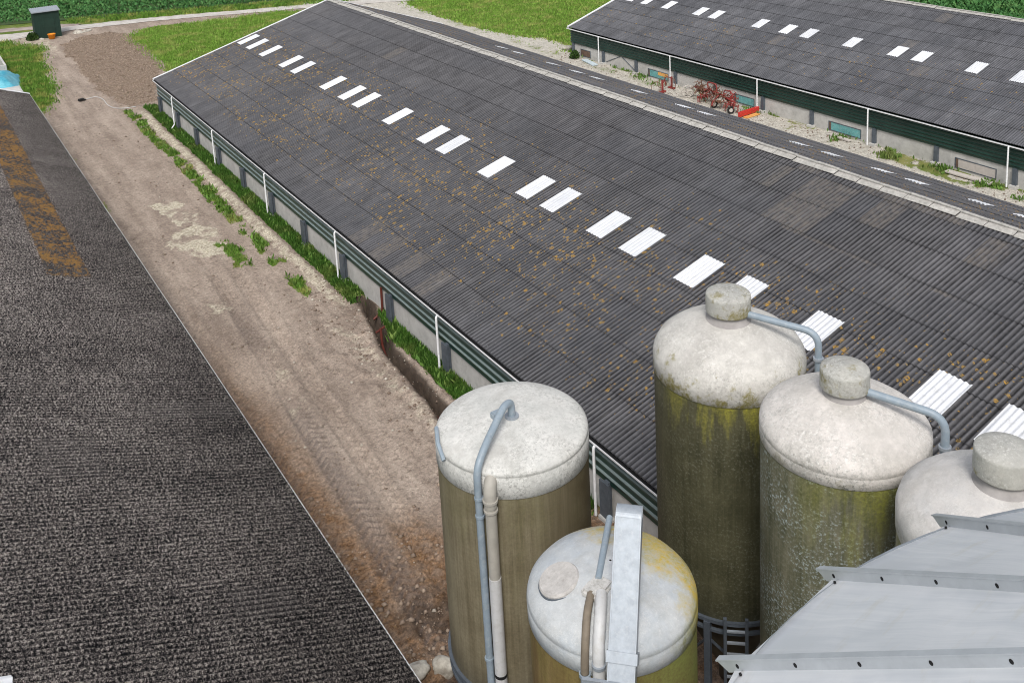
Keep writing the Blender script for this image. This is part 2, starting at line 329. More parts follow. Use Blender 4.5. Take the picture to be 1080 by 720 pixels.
M['roof_zinc'] = simple('grey_steel_roof', (.33, .36, .4), .5, .2, .15, 3)
M['terracotta'] = simple('brown_red_drain_pipe', (.11, .028, .02), .5, 0, .25, 5)
def stone_mat():
    b = B('limestone'); p = b.tc('Object'); c = b.mix(b.rng(b.noise(p, 3, 6, .7), .35, .65), (.28, .25, .21), (.6, .57, .5)); return b.out(c, .9, 0, b.bump(b.noise(p, 9, 5), .8, .03))
M['stone'] = stone_mat()
def bin_mat():
    b = B('bare_galvanised_roof'); uv = b.tc('UV'); u, v, _ = b.sep(uv); st = b.noise(b.scale(uv, 16, .7), 1, 5, .65); n = b.noise(uv, 2.2, 5, .6)
    c = b.mix(b.rng(b.math('ADD', b.rng(st, .3, .7, -.2, .2), n), .3, .7), (.55, .575, .605), (.66, .675, .695))
    c = b.mix(b.math('MULTIPLY', b.rng(b.noise(b.scale(uv, 1, 5), 1.4, 5, .7), .56, .7), .3), c, (.5, .47, .38))
    return b.out(c, b.rng(n, .3, .7, .42, .58), .08, b.bump(b.noise(b.tc('Object'), 1.6, 3, .5), .25, .05), .5)
M['bin_roof'] = bin_mat()
def tarp_mat():
    b = B('blue_tarpaulin'); p = b.tc('Object'); c = b.mix(b.rng(b.noise(p, 1.2, 5, .7), .4, .62), (.04, .3, .42), (.16, .5, .6)); return b.out(c, .4, 0, b.bump(b.noise(p, 2.5, 4), .8, .1), .5)
M['tarp'] = tarp_mat()
M['grass'] = grass_mat('grass_blades', (.06, .14, .016), (.16, .29, .045), (.42, .36, .12), .65)
M['grass_dark'] = grass_mat('lush_grass_blades', (.02, .07, .008), (.08, .175, .025), (.16, .18, .05), .45)
M['lawn'] = grass_mat('lawn_blades', (.10, .215, .022), (.23, .37, .065), (.42, .38, .14), .5)
M['crop'] = grass_mat('crop_leaves', (.03, .11, .03), (.085, .21, .06), (.15, .22, .06), .25)
M['bush'] = grass_mat('bush_leaves', (.02, .05, .01), (.05, .1, .02), (.1, .12, .04), .2)
M['weed'] = grass_mat('weed_leaves', (.05, .12, .016), (.14, .24, .05), (.3, .28, .11), .4)
M['wood'] = simple('weathered_wood', (.26, .22, .17), .85, 0, .25, 5)
# ------------------------------------------------------------------ noise helpers for terrain
def vnoise(x, y, s, seed):
    r = np.random.default_rng(seed); T = r.random((256, 256))
    x = np.asarray(x) * s; y = np.asarray(y) * s; xi = np.floor(x).astype(int); yi = np.floor(y).astype(int); fx = x - xi; fy = y - yi
    fx = fx * fx * (3 - 2 * fx); fy = fy * fy * (3 - 2 * fy); g = lambda i, j: T[i % 256, j % 256]
    return (g(xi, yi) * (1 - fx) + g(xi + 1, yi) * fx) * (1 - fy) + (g(xi, yi + 1) * (1 - fx) + g(xi + 1, yi + 1) * fx) * fy
def fbm(x, y, s, seed, o=4):
    t = 0; a = .5; tot = 0
    for k in range(o): t = t + a * vnoise(x, y, s * 2 ** k, seed + k); tot += a; a *= .55
    return t / tot - .5
def inpoly(x, y, P):
    c = np.zeros(x.shape, bool); n = len(P)
    for i in range(n):
        x0, y0 = P[i]; x1, y1 = P[(i + 1) % n]
        if y0 == y1: continue
        m = ((y0 > y) != (y1 > y)) & (x < (x1 - x0) * (y - y0) / (y1 - y0) + x0); c ^= m
    return c
def sstep(a, b, v): t = np.clip((v - a) / (b - a), 0, 1); return t * t * (3 - 2 * t)
P_DIRT = [(6, -40), (17.3, -40), (17.3, 80), (20.6, 93.5), (20.6, 104), (20.6, 109), (23, 112), (31, 110.5), (36.8, 109.8), (44, 106.5), (44, 110), (16.5, 118.5), (8, 120), (-30, 132), (-30, 124), (9.2, 117.3), (10.8, 113), (12.3, 110), (11.2, 104), (11.0, 97), (10.6, 91), (9.7, 86.5), (8.6, 84), (6, 84)]
P_SOIL = [(14.1, 110), (17, 113), (19.5, 113.2), (20.9, 110), (20.7, 104), (20.2, 93.7), (18.2, 86.2), (16.7, 81.2), (14.6, 80.8), (13.6, 86.5), (13.8, 102.7)]
P_GRAV = [(40, 14), (49.9, 14), (49.9, 71), (51.2, 73), (51.6, 75.5), (51.4, 77.3), (50.3, 79), (50, 82), (49.3, 87), (49.2, 93), (49.7, 99), (50.6, 105), (55, 104), (70, 100), (70, 104), (45, 116), (40, 112)]
P_WHITE = [(10.5, 58.5), (12.2, 58), (12.9, 52), (13.1, 48.5), (10.8, 49.8), (10.3, 52), (11.6, 53.5)]
TRENCH = [(16.05, 40.0), (15.9, 39.0), (15.55, 37.0), (15.05, 35.0), (14.9, 32.4), (14.75, 30.3), (14.6, 28.5), (14.45, 24)]
def seg_dist(x, y, P):
    d = np.full(x.shape, 1e9)
    for (x0, y0), (x1, y1) in zip(P, P[1:]):
        L = (x1 - x0) ** 2 + (y1 - y0) ** 2; t = np.clip(((x - x0) * (x1 - x0) + (y - y0) * (y1 - y0)) / L, 0, 1)
        d = np.minimum(d, np.hypot(x - x0 - t * (x1 - x0), y - y0 - t * (y1 - y0)))
    return d
def zones(x, y):
    wx = x + fbm(x, y, .8, 3) * 1.1 + fbm(x, y, 3.1, 9) * .35; wy = y + fbm(x, y, .5, 5) * 2.2
    z = {}
    dirt = inpoly(wx, wy, P_DIRT); grav = inpoly(wx, y, P_GRAV)
    g = np.where(dirt | grav, 0.0, 1.0)
    # verge beside the large barn
    wob = fbm(x, y, .45, 21) * .5 + fbm(x, y, 2.4, 23) * .4
    inner = sstep(15.4, 15.55, x + wob * .4) * sstep(16.6, 16.3, x) * sstep(22, 23, y) * sstep(80.5, 79.5, y)
    gap = sstep(1.0, .5, np.abs(y - 38.9)) ; inner = inner * (1 - gap)
    td = seg_dist(x, y, TRENCH); inner = inner * sstep(.2, .36, td) * np.where((y < 39) & (x < np.interp(y, [24, 28.5, 30.3, 32.4, 35, 37, 39, 40], [14.45, 14.6, 14.75, 14.9, 15.05, 15.55, 15.9, 16.05])), 0, 1)
    outer = sstep(13.85, 14.0, x + wob * .8) * sstep(14.72, 14.55, x + wob * .6) * sstep(39.5, 42, y) * sstep(81, 79, y) * sstep(-.08, .06, fbm(x, y, 1.5, 31) + .05 * sstep(46, 56, y))
    mid = sstep(12.3, 12.5, x + wob) * sstep(13.4, 13.1, x + wob) * sstep(43, 45, y) * sstep(54.5, 53.5, y) * sstep(.0, .1, fbm(x, y, .7, 33))
    lefts = sstep(9.0, 8.3, x + wob * 1.5) * sstep(-.02, .1, fbm(x, y, .35, 41)) * (sstep(56, 60, y) * .9 + .9 * sstep(2.5, 1, np.abs(y - 37)) + .6 * sstep(1.6, .5, np.abs(y - 21)))
    g = np.maximum.reduce([g, inner, outer * .95, mid * .8, np.clip(lefts, 0, .85)])
    farw = sstep(48.0, 48.5, x + wob) * sstep(49.9, 49.6, x) * sstep(-.02, .1, fbm(x, y, .5, 51)) * np.where(y < 46.5, 1, .55)
    g = np.maximum(g, farw * .8); z['grassy'] = g
    z['pale'] = np.maximum.reduce([.8 * inpoly(wx, wy, P_WHITE) * sstep(-.35, .1, fbm(x, y, 1.1, 61)), .62 * sstep(14.55, 14.8, x + wob * .6) * sstep(15.5, 15.2, x + wob * .5) * sstep(38, 41, y) * sstep(80, 78, y), .45 * sstep(15.5, 14.0, x) * sstep(13.2, 14.0, x) * sstep(25, 29, y) * sstep(42, 37, y), .55 * sstep(95, 112, y) * sstep(14.5, 13.2, x + wob), .22 * sstep(.0, .25, fbm(x, y * .6, .5, 71)), .5 * sstep(1, .3, np.abs(x - 10.6 + wob)) * sstep(30, 34, y) * sstep(50, 45, y) * sstep(-.05, .15, fbm(x, y, .6, 77))])
    z['soil'] = inpoly(wx, y, P_SOIL) * 1.0
    z['ochre'] = np.clip(sstep(10.6, 8.8, x + wob) * sstep(44, 28, y) + sstep(27, 21.5, y) * .95 + .7 * sstep(.9, .2, np.abs(x - 10.9 + wob)) * sstep(27, 24, y), 0, 1) * dirt
    z['rut'] = np.clip(sstep(.55, .25, np.abs(x - 9.95 + (y - 25) * -.065 + wob * .4)) * sstep(46, 40, y) + .6 * sstep(.5, .2, np.abs(x - 8.5 + wob * .3 - (y - 25) * .03)) * sstep(40, 36, y), 0, 1) * sstep(17, 20, y) * sstep(-.3, .05, fbm(x, y, .2, 83)) * (.72 + .4 * np.sin((y + np.abs(x - 9.95 - (y - 25) * .065) * 1.1) * 2 * np.pi / .36))
    z['gravel'] = np.where(grav & ~dirt, 1.0, 0)
    z['dark_ground'] = np.clip(sstep(.44, .26, td + fbm(x, y, 2, 141) * .14) * sstep(24, 25, y) + .9 * np.exp(-(((x - 15.75) / .5) ** 2 + ((y - 38.9) / .5) ** 2)) * (y > 30) + .75 * sstep(24.5, 21, y) * sstep(8.6, 9.4, x) * sstep(11.5, 10.5, x) * sstep(-.05, .12, fbm(x, y, 1.4, 87)), 0, 1)  # darker brown in the ditch, on the mound and in a churned patch
    return z, td
def height(x, y, z=None, td=None):
    if z is None: z, td = zones(x, y)
    h = fbm(x, y, .25, 101) * .12 + fbm(x, y, 1.6, 105) * .07
    h += z['soil'] * (fbm(x, y, 1.1, 111) * .22 + .05)
    rough = sstep(12.2, 13.6, x) * sstep(15.4, 14.6, x) * sstep(22, 26, y) * sstep(44, 38, y); h += rough * (np.maximum(fbm(x, y, 2.6, 121), -.05) * .34 + .06)
    h += z['ochre'] * fbm(x, y, 2.4, 125) * .16
    for xc, k, w in ((9.95, .065, .3), (8.5, .03, .26), (11.0, .06, .28)):
        u = x - xc - (y - 25) * k; band = sstep(w + .12, w - .05, np.abs(u)) * sstep(17, 19, y) * sstep(52, 44, y)
        lug = np.sin((y + np.abs(u) * 1.1) * 2 * np.pi / .34); h += band * (lug * .05 - .05) + .03 * np.exp(-((np.abs(u) - w - .14) / .09) ** 2) * sstep(17, 19, y) * sstep(50, 40, y)
    mound = np.exp(-(((x - 15.75) / .5) ** 2 + ((y - 38.9) / .55) ** 2)); h += .3 * mound
    h += .13 * np.exp(-((x - 15.15 - .0) / .3) ** 2) * sstep(40, 42, y) * sstep(80, 78, y)
    spoil = np.exp(-((td - .55) / .22) ** 2) * (x < 15.6) * sstep(25, 27, y) * sstep(39, 37, y); h += spoil * (.1 + .2 * fbm(x, y, 3, 131))
    h -= .75 * sstep(.23, .13, td + fbm(x, y, 2, 141) * .14) * sstep(23.5, 25, y)
    return h
# ------------------------------------------------------------------ ground
def grid_mesh(name, xs, ys, mat, hf=True):
    X, Y = np.meshgrid(xs, ys, indexing='ij'); x = X.ravel(); y = Y.ravel(); z, td = zones(x, y); h = height(x, y, z, td)
    ex = np.minimum.reduce([x - xs[0], xs[-1] - x, y - ys[0], ys[-1] - y]); h = h * sstep(0, 4, ex)
    nx, ny = len(xs), len(ys); i, j = np.meshgrid(np.arange(nx - 1), np.arange(ny - 1), indexing='ij'); q = (i * ny + j).ravel()
    me = npmesh(name, np.stack([x, y, h], 1), np.stack([q, q + ny, q + ny + 1, q + 1], 1), None, True)
    for k in ('grassy', 'pale', 'soil', 'ochre', 'rut', 'gravel', 'dark_ground'):
        a = me.attributes.new(k, 'FLOAT', 'POINT'); a.data.foreach_set('value', np.ascontiguousarray(z[k], dtype=np.float32))
    return link(name, me, mat)
M['ground'] = ground_mat()
xs = np.concatenate([np.arange(-30, 6.6, 1.2), np.arange(6.6, 17.2, .075), np.arange(17.2, 24, .25), np.arange(24, 48, .8), np.arange(48, 62, .25), np.arange(62, 80.1, 1.0)])
ys = np.concatenate([np.arange(-40, 14, 1.5), np.arange(14, 45, .075), np.arange(45, 84, .13), np.arange(84, 122, .25), np.arange(122, 150.1, 1.0)])
tag(grid_mesh('ground', xs, ys, M['ground']), kind='structure')
def far_land():
    b = B('far_farmland'); p = b.tc('Object'); c = b.mix(b.rng(b.noise(p, .03, 5), .4, .6), (.05, .1, .03), (.12, .16, .05)); c = b.mulc(c, b.rng(b.noise(p, 1.5, 4), .3, .7, .7, 1.3)); m = b.out(c, .95, 0, None, .1)
    bm = bmesh.new(); x0, x1, y0, y1 = -30, xs[-1], -40, ys[-1]; L = 4000
    for a, bb, c_, d in ((-L, x0, -L, L), (x1, L, -L, L), (x0, x1, -L, y0), (x0, x1, y1, L)):
        bm.faces.new([bm.verts.new(v) for v in ((a, c_, 0), (bb, c_, 0), (bb, d, 0), (a, d, 0))])
    tag(obj('farmland', bm, m), kind='structure')
far_land()
def ribbon(name, P, mat, z=.06, kind='structure', n=10, wob=.25, hz=None):
    """P : list of (x,y,halfwidth) ; a path lying just over the ground"""
    L = smooth_path([(a, b_, w) for a, b_, w in P], 14); V = []; k = 7
    for i, p in enumerate(L):
        q = L[min(i + 1, len(L) - 1)] - L[max(i - 1, 0)]; nx, ny = -q.y, q.x; m = math.hypot(nx, ny); nx /= m; ny /= m
        for j in range(k):
            s = (j / (k - 1) * 2 - 1); w = p.z * (1 + wob * (random.random() - .5) * (1 if j in (0, k - 1) else 0))
            x, y = p.x + nx * s * w, p.y + ny * s * w; V.append((x, y, 0))
    V = np.array(V); V[:, 2] = height(V[:, 0], V[:, 1]) + z - .05 * (np.arange(len(V)) % k % (k - 1) == 0)
    n = len(L); i, j = np.meshgrid(np.arange(n - 1), np.arange(k - 1), indexing='ij'); q = (i * k + j).ravel()
    me = npmesh(name, V, np.stack([q, q + k, q + k + 1, q + 1], 1), None, True)
    return tag(link(name, me, mat), kind=kind)
def path_mat():
    b = B('pale_farm_track'); p = b.tc('Object'); n = b.noise(p, .8, 5, .65); c = b.mix(b.rng(n, .35, .65), (.42, .39, .36), (.56, .53, .49)); c = b.mulc(c, b.rng(b.noise(p, 7, 4), .3, .7, .85, 1.15)); return b.out(c, .9, 0, None, .15)
M['path'] = path_mat()
ribbon('farm_road', [(-30, 131.5, 1.9), (2, 120.9, 1.8), (9.5, 119.0, 1.8), (17, 118.7, 1.3), (24, 117.0, 1.15), (31, 114.3, 1.1), (38, 111.5, 1.1), (50, 106, 1.1), (75, 94, 1.1)], M['path'], .09)
def soilpath():
    b = B('brown_field_track'); p = b.tc('Object'); c = b.mix(b.rng(b.noise(p, .7, 5), .35, .65), (.27, .22, .2), (.38, .33, .29)); return b.out(c, .95, 0, None, .1)
ribbon('field_track', [(-30, 137.5, 1.2), (2, 126.2, 1.1), (10, 123.6, 1.1), (15, 121.8, 1.0), (17.5, 120.0, .8)], soilpath(), .08)
# ------------------------------------------------------------------ foliage as many small blades
def blades(name, pts, h, w, mat, kind='stuff', tilt=.5, parent=None, z0=None, leafy=False, z_extra=0):
    n = len(pts); a = rng.uniform(0, 2 * np.pi, n); hh = h * rng.uniform(.55, 1.25, n); ww = w * rng.uniform(.7, 1.3, n); tl = tilt * rng.uniform(.2, 1.2, n); ta = rng.uniform(0, 2 * np.pi, n)
    z = (height(pts[:, 0], pts[:, 1]) if z0 is None else np.full(n, z0)) + (pts[:, 2] if pts.shape[1] > 2 else 0)
    base = np.stack([pts[:, 0], pts[:, 1], z - .01], 1); d = np.stack([np.cos(a), np.sin(a), np.zeros(n)], 1) * ww[:, None] * .5
    up = np.stack([np.cos(ta) * tl * hh, np.sin(ta) * tl * hh, hh], 1)
    if leafy:
        V = np.stack([base, base + d + up * .5, base + up, base - d + up * .5], 1).reshape(-1, 3); F = np.arange(4 * n).reshape(-1, 4); k = 4
    else:
        V = np.stack([base - d, base + d, base + up], 1).reshape(-1, 3); F = np.arange(3 * n).reshape(-1, 3); k = 3
    me = npmesh(name, V, F); at = me.attributes.new('rnd', 'FLOAT', 'POINT'); at.data.foreach_set('value', np.repeat(rng.random(n), k).astype(np.float32))
    o = link(name, me, mat, parent)
    return tag(o, kind=kind) if parent is None and kind else o
def scatter(x0, x1, y0, y1, dens, fn, jit=.13):
    n = int((x1 - x0) * (y1 - y0) * dens); x = rng.uniform(x0, x1, n); y = rng.uniform(y0, y1, n); p = fn(x + rng.normal(0, jit, n), y + rng.normal(0, jit * 1.4, n)); k = rng.random(n) < p; return np.stack([x[k], y[k]], 1)
gz = lambda x, y: np.clip((zones(x, y)[0]['grassy'] - .35) * 1.8, 0, 1)
o = blades('grass', scatter(15.1, 16.35, 22, 80, 900, gz, .05), .26, .05, M['grass_dark']); tag(o, 'lush dark grass growing along the foot of the large barn wall', 'grass')
o = blades('grass', scatter(12, 15.0, 39, 81, 420, gz, .05), .17, .06, M['grass']); tag(o, 'patchy strip of green grass beside the dirt track and barn verge', 'grass')
o = blades('weeds', scatter(13, 16.3, 24, 81, 26, gz, .05), .3, .12, M['weed'], tilt=.9, leafy=True); tag(o, 'ragged leafy weeds among the grass strips beside the large barn', 'weeds')
o = blades('grass', scatter(7.7, 9.5, 18, 82, 120, gz), .16, .06, M['grass']); tag(o, 'weedy grass fringe below the eave of the mossy roof', 'grass')
o = blades('grass', scatter(6, 13.5, 82, 118, 130, gz, .45), .24, .1, M['grass']); tag(o, 'rough yellowing grass between blue tarpaulin and the earth track', 'grass')
o = blades('grass', scatter(19.5, 42, 80, 112, 100, gz, .5), .2, .1, M['lawn']); tag(o, 'green meadow behind the gable of the large barn', 'grass')
o = blades('grass', scatter(49, 80, 71, 108, 60, lambda x, y: gz(x, y), .5), .2, .12, M['lawn']); tag(o, 'bright green meadow at the gable of the far barn', 'grass')
o = blades('weeds', scatter(47.9, 49.75, 14, 71, 420, lambda x, y: gz(x, y) * sstep(.0, .15, fbm(x, y, .6, 57))), .26, .11, M['weed'], leafy=True); tag(o, 'low green weeds along the concrete wall of the far barn', 'weeds')
# bank between track and crop, and the crop fields
def bank(x, y):
    e = 122.8 - (x - 17.5) * .40; return ((y > e - 1.6 + (x < 17) * 99) & (y < e + 2.2)).astype(float)
o = blades('grass', scatter(10, 70, 92, 126, 55, lambda x, y: bank(x, y)), .3, .14, M['grass']); tag(o, 'grassy ditch bank between pale farm road and crop field', 'grass')
def cropf(x, y):
    e = 128.6 - (x - 10) * .40; r = ((y + .4 * x) / .9) % 1.0
    return np.where(y > e, np.where(r < .62, 1.0, .12), 0)
fp = bmesh.new(); fp.faces.new([fp.verts.new(v) for v in ((-30, 144, .05), (79, 98, .05), (79, 149, .05), (-30, 149, .05))])
b_ = B('crop_soil'); p_ = b_.tc('Object'); m_ = b_.out(b_.mulc((.04, .07, .02), b_.rng(b_.noise(p_, 2, 4), .3, .7, .6, 1.4)), .95)
tag(obj('field', fp, m_), kind='structure')
o = blades('crop_plants', scatter(-6, 62, 100, 150, 22, cropf), .34, .26, M['crop'], tilt=1.0, leafy=True); tag(o, 'leafy green crop rows filling the field beyond the farm road', 'crop')
o = blades('crop_plants', scatter(74.5, 118, 38, 84, 16, lambda x, y: np.ones_like(x)), .42, .34, M['crop'], tilt=1.0, leafy=True, z0=0); tag(o, 'dark green crop beyond the ridge of the far barn', 'crop')
# loose stones and clods on the track : real little rocks, far too many to count
def rubble(name, label, pts, smin, smax, mat):
    n = len(pts); O = np.array([(1, 0, 0), (-1, 0, 0), (0, 1, 0), (0, -1, 0), (0, 0, 1), (0, 0, -1)], float); FO = np.array([(0, 2, 4), (2, 1, 4), (1, 3, 4), (3, 0, 4), (2, 0, 5), (1, 2, 5), (3, 1, 5), (0, 3, 5)])
    sz = smin * (smax / smin) ** (rng.random(n) ** 2.2); V = O[None] * rng.uniform(.6, 1.25, (n, 6, 1)) * sz[:, None, None]; V[:, :, 2] *= .7; a = rng.uniform(0, 6.3, n); c, s_ = np.cos(a)[:, None], np.sin(a)[:, None]
    x = V[:, :, 0] * c - V[:, :, 1] * s_; y = V[:, :, 0] * s_ + V[:, :, 1] * c; h = height(pts[:, 0], pts[:, 1])
    V = np.stack([x + pts[:, :1], y + pts[:, 1:2], V[:, :, 2] + (h + sz * .25)[:, None]], -1).reshape(-1, 3); F = (FO[None] + (np.arange(n) * 6)[:, None, None]).reshape(-1, 3)
    me = npmesh(name, V, F); at = me.attributes.new('rnd', 'FLOAT', 'POINT'); at.data.foreach_set('value', np.repeat(rng.random(n), 6).astype(np.float32)); return tag(link(name, me, mat), label, 'rubble', None, 'stuff')
b_ = B('rubble_stone'); r_ = b_.attr('rnd'); M['rubble'] = b_.out(b_.mix(b_.rng(r_, .55, 1), (.20, .15, .115), (.52, .48, .41)), .95)
b_ = B('earth_clod'); r_ = b_.attr('rnd'); M['clod'] = b_.out(b_.mix(r_, (.2, .148, .11), (.36, .28, .215)), .95)
nog = lambda x, y: 1 - gz(x, y)
rubble('rubble', 'pale stones and crumbs thrown up beside the narrow ditch', scatter(12.9, 15.6, 23, 43, 28, lambda x, y: nog(x, y) * sstep(-.25, .15, fbm(x, y, 1.3, 501)) * sstep(12.9, 14, x)), .02, .1, M['rubble'])
rubble('rubble', 'scattered stones and crumbs on the dirt track', scatter(7.6, 15.3, 15, 84, 5, lambda x, y: nog(x, y) * sstep(-.1, .25, fbm(x, y, .5, 511))), .02, .1, M['rubble'])
rubble('clods', 'brown clods of turned earth in front of the large barn gable', scatter(13, 22, 80, 113, 26, lambda x, y: zones(x, y)[0]['soil']), .04, .14, M['clod'])
rubble('clods', 'red brown clods on the churned track beside the left silo', scatter(8, 13, 15, 30, 40, lambda x, y: np.clip(zones(x, y)[0]['ochre'], 0, 1) * sstep(-.1, .15, fbm(x, y, 1.2, 521))), .02, .12, M['clod'])
rubble('rubble', 'pale stones along the foot of the far barn wall', scatter(47.8, 49.7, 16, 71, 9, nog), .03, .09, M['rubble'])
# ------------------------------------------------------------------ corrugated roofs
def corr(name, mat, parent, O, D, N, y0, y1, t0, t1, pitch, phase, amp=.024, seg=8, row=None, lift=.0, tsub=1, ysub=None, end_lift=.016, jit=0):
    """sheet surface : point = O + y*Y + t*D + h*N.  y runs along the barn, rows are sheet courses lapped over one another"""
    O, D, N = map(np.array, (O, D, N)); dy = pitch / seg
    j = np.arange(math.ceil((y0 - phase) / dy), math.floor((y1 - phase) / dy) + 1); ya = phase + j * dy
    wav = np.sin((ya - phase) * 2 * np.pi / pitch)
    rows = []; a = t0
    if row is None: rows = [(t0, t1)]
    else:
        e = math.floor(t0 / row + 1e-6) * row
        while e < t1 - 1e-6: rows.append((max(e, t0), min(e + row, t1))); e += row
    Vs, Fs, UV = [], [], []; off = 0
    for a, b in rows:
        tt = np.linspace(a - (.02 if row else 0), min(b + .05, t1) if row else b, tsub + 1); nt = len(tt)
        Y, T = np.meshgrid(ya, tt, indexing='ij'); f = (T - tt[0]) / (tt[-1] - tt[0])
        H = amp * wav[:, None] + lift + (end_lift * (1 - f) if row else 0)
        iu = np.floor((Y - phase) / (6 * pitch)).astype(int); H = H + np.random.default_rng(int(a * 100) + 5).uniform(-.006, .007, 4096)[iu % 4096] * (1 - f * .6) + fbm(Y.ravel(), T.ravel(), .35, 401, 2).reshape(Y.shape) * .05 * (lift == 0)
        if jit: H = H + (fbm(Y.ravel() * 1.0, T.ravel(), 4.2, 211, 3).reshape(Y.shape)) * jit
        P = O + T[..., None] * D + H[..., None] * N; P[..., 1] += Y
        Vs.append(P.reshape(-1, 3)); UV.append(np.stack([Y, T], -1).reshape(-1, 2))
        n = len(ya); i, k = np.meshgrid(np.arange(n - 1), np.arange(nt - 1), indexing='ij'); q = (i * nt + k).ravel() + off
        Fs.append(np.stack([q, q + nt, q + nt + 1, q + 1], 1)); off += len(P.reshape(-1, 3))
    me = npmesh(name, np.concatenate(Vs), np.concatenate(Fs), np.concatenate(UV), True)
    return link(name, me, mat, parent)
def gutter(parent, xo, z, y0, y1, side=-1):
    bm = bmesh.new(); w = .15
    bx(bm, min(xo, xo + side * .012), max(xo, xo + side * .012), y0, y1, z - .1, z - .03); bx(bm, min(xo, xo - side * w), max(xo, xo - side * w), y0, y1, z - .112, z - .1)
    g = obj('gutter', bm, M['white'], parent)
    bm = bmesh.new(); bx(bm, min(xo - side * .003, xo - side * (w + .05)), max(xo - side * .003, xo - side * (w + .05)), y0, y1, z - .098, z - .075); obj('gutter_silt', bm, M['black'], g)
def downpipe(parent, x, y, z, kick=0):
    bm = bmesh.new(); tube(bm, fillet([(x + .02, y, z + .02), (x - .02, y, z - .06), (x - .02, y, .35 if kick else .02)] + ([(x - .3 * kick, y - .15, .1)] if kick else []), .05, 3), .047, 10)
    obj('downpipe', bm, M['white'], parent, True)
def wall_cladding(parent, x, y0, y1, z0, z1, ribs, side=-1, ledge=None):
    """green profiled steel laid with its ribs along the wall"""
    bm = bmesh.new(); prof = []; h = (z1 - z0) / ribs
    for k in range(ribs):
        z = z0 + k * h; prof += [(0, z), (0, z + h * .42), (.02, z + h * .5), (.06, z + h * .82), (.06, z + h * .84)]
    prof += [(0, z1)]
    for (d0, a), (d1, b) in zip(prof, prof[1:]):
        vs = [bm.verts.new(v) for v in ((x + side * d0, y0, a), (x + side * d0, y1, a), (x + side * d1, y1, b), (x + side * d1, y0, b))]; f = bm.faces.new(vs); f.material_index = 1 if (ledge and d1 < d0) else 0
    bx(bm, min(x - side * .05, x - side * .006), max(x - side * .05, x - side * .006), y0, y1, z0, z1)
    o = obj('wall_cladding', bm, M['green'], parent)
    if ledge: o.data.materials.append(ledge)
    return o
def ridge_cap(parent, x, z, y0, y1, th1, th2, w=.36, step=1.0765, up=.05):
    bm = bmesh.new(); y = y1
    while y > y0:
        a = max(y - step, y0); j = random.uniform(-.014, .014); l0, l1 = .02 + up, up
        for th, s in ((th1, -1), (th2, 1)):
            c, sn = math.cos(th), math.sin(th)
            for (ya, yb, la, lb) in ((a + .012, y - .012, l0 + j, l1 + j),):
                q = [(x, ya, z + la), (x + s * c * w, ya, z - sn * w + la), (x + s * c * w, yb, z - sn * w + lb), (x, yb, z + lb)]
                t = .016
                top = [bm.verts.new(v) for v in q]; bot = [bm.verts.new((v[0], v[1], v[2] - t)) for v in q]
                bm.faces.new(top); bm.faces.new(bot[::-1])
                for i in range(4): bm.faces.new((top[i], bot[i], bot[(i + 1) % 4], top[(i + 1) % 4]))
        bx(bm, x - .07, x + .07, a + .014, y - .014, z + .01 + up + j, z + .055 + up + j)
        y = a
    return obj('ridge_cap', bm, M['ridge'], parent)
def gable(parent, pts, y, mat, name='gable_wall', th=.12):
    bm = bmesh.new(); a = [bm.verts.new((x, y, z)) for x, z in pts]; b = [bm.verts.new((x, y - th, z)) for x, z in pts]
    bm.faces.new(a); bm.faces.new(b[::-1])
    for i in range(len(a)): bm.faces.new((a[i], b[i], b[(i + 1) % len(a)], a[(i + 1) % len(a)]))
    return obj(name, bm, mat, parent)
def verge(parent, O, D, N, y, t1, s=1, name='verge_trim'):
    O, D, N = Vector(O), Vector(D), Vector(N); bm = bmesh.new(); Yv = Vector((0, 1, 0))
    vs = []
    for t in (-.05, t1):
        for yy in (-.09, .07):
            for h in (-.16, .075): vs.append(bm.verts.new(O + D * t + Yv * (y + yy * s) + N * h))
    for f in ((0, 1, 3, 2), (4, 6, 7, 5), (0, 4, 5, 1), (2, 3, 7, 6), (0, 2, 6, 4), (1, 5, 7, 3)): bm.faces.new([vs[i] for i in f])
    return obj(name, bm, M['white'], parent)
# ---------------- the large barn in the middle
EX, EZ, TH = 16.145, 2.5, R(15.42); YA, YB = -17.0, 78.3; TL = 15.43
barn = thing('barn', 'largest barn, in the middle, its dark roof dotted with orange lichen above the dirt track', 'barn', (0, 0, 0))
D1 = (math.cos(TH), 0, math.sin(TH)); N1 = (-math.sin(TH), 0, math.cos(TH)); O1 = (EX, 0, EZ)
RX, RZ = EX + TL * D1[0], EZ + TL * D1[2]; PITCH = 1.0765 / 6
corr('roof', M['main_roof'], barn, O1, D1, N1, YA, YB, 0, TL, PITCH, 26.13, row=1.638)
TH2 = R(20.0); D2 = (math.cos(TH2), 0, -math.sin(TH2)); N2 = (math.sin(TH2), 0, math.cos(TH2)); T2 = 11.1
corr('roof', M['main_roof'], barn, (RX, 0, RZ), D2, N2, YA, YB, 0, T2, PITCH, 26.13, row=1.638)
sky_n = [48, 46, 43, 39, 37, 32, 29, 27, 23, 19, 17, 14, 10, 8, 5, 3, 0, -2, -3, -5, -7, -11, -13, -17]
sky_y = [77.85, 75.64, 72.55, 68.21, 66.0, 60.64, 57.55, 55.31, 51.02, 46.71, 44.6, 40.31, 36.96, 34.85, 31.57, 29.38, 26.13, 23.97, 20.73, 16.32, 14.1, 9.9, 7.7, 3.4]
for yf in sky_y:
    yf = 26.13 + round((yf - 26.13) / PITCH) * PITCH + .02
    corr('skylight', M['skylight'], barn, O1, D1, N1, yf - 1.085, yf, 6.80, 8.47, PITCH, 26.13, lift=.042)
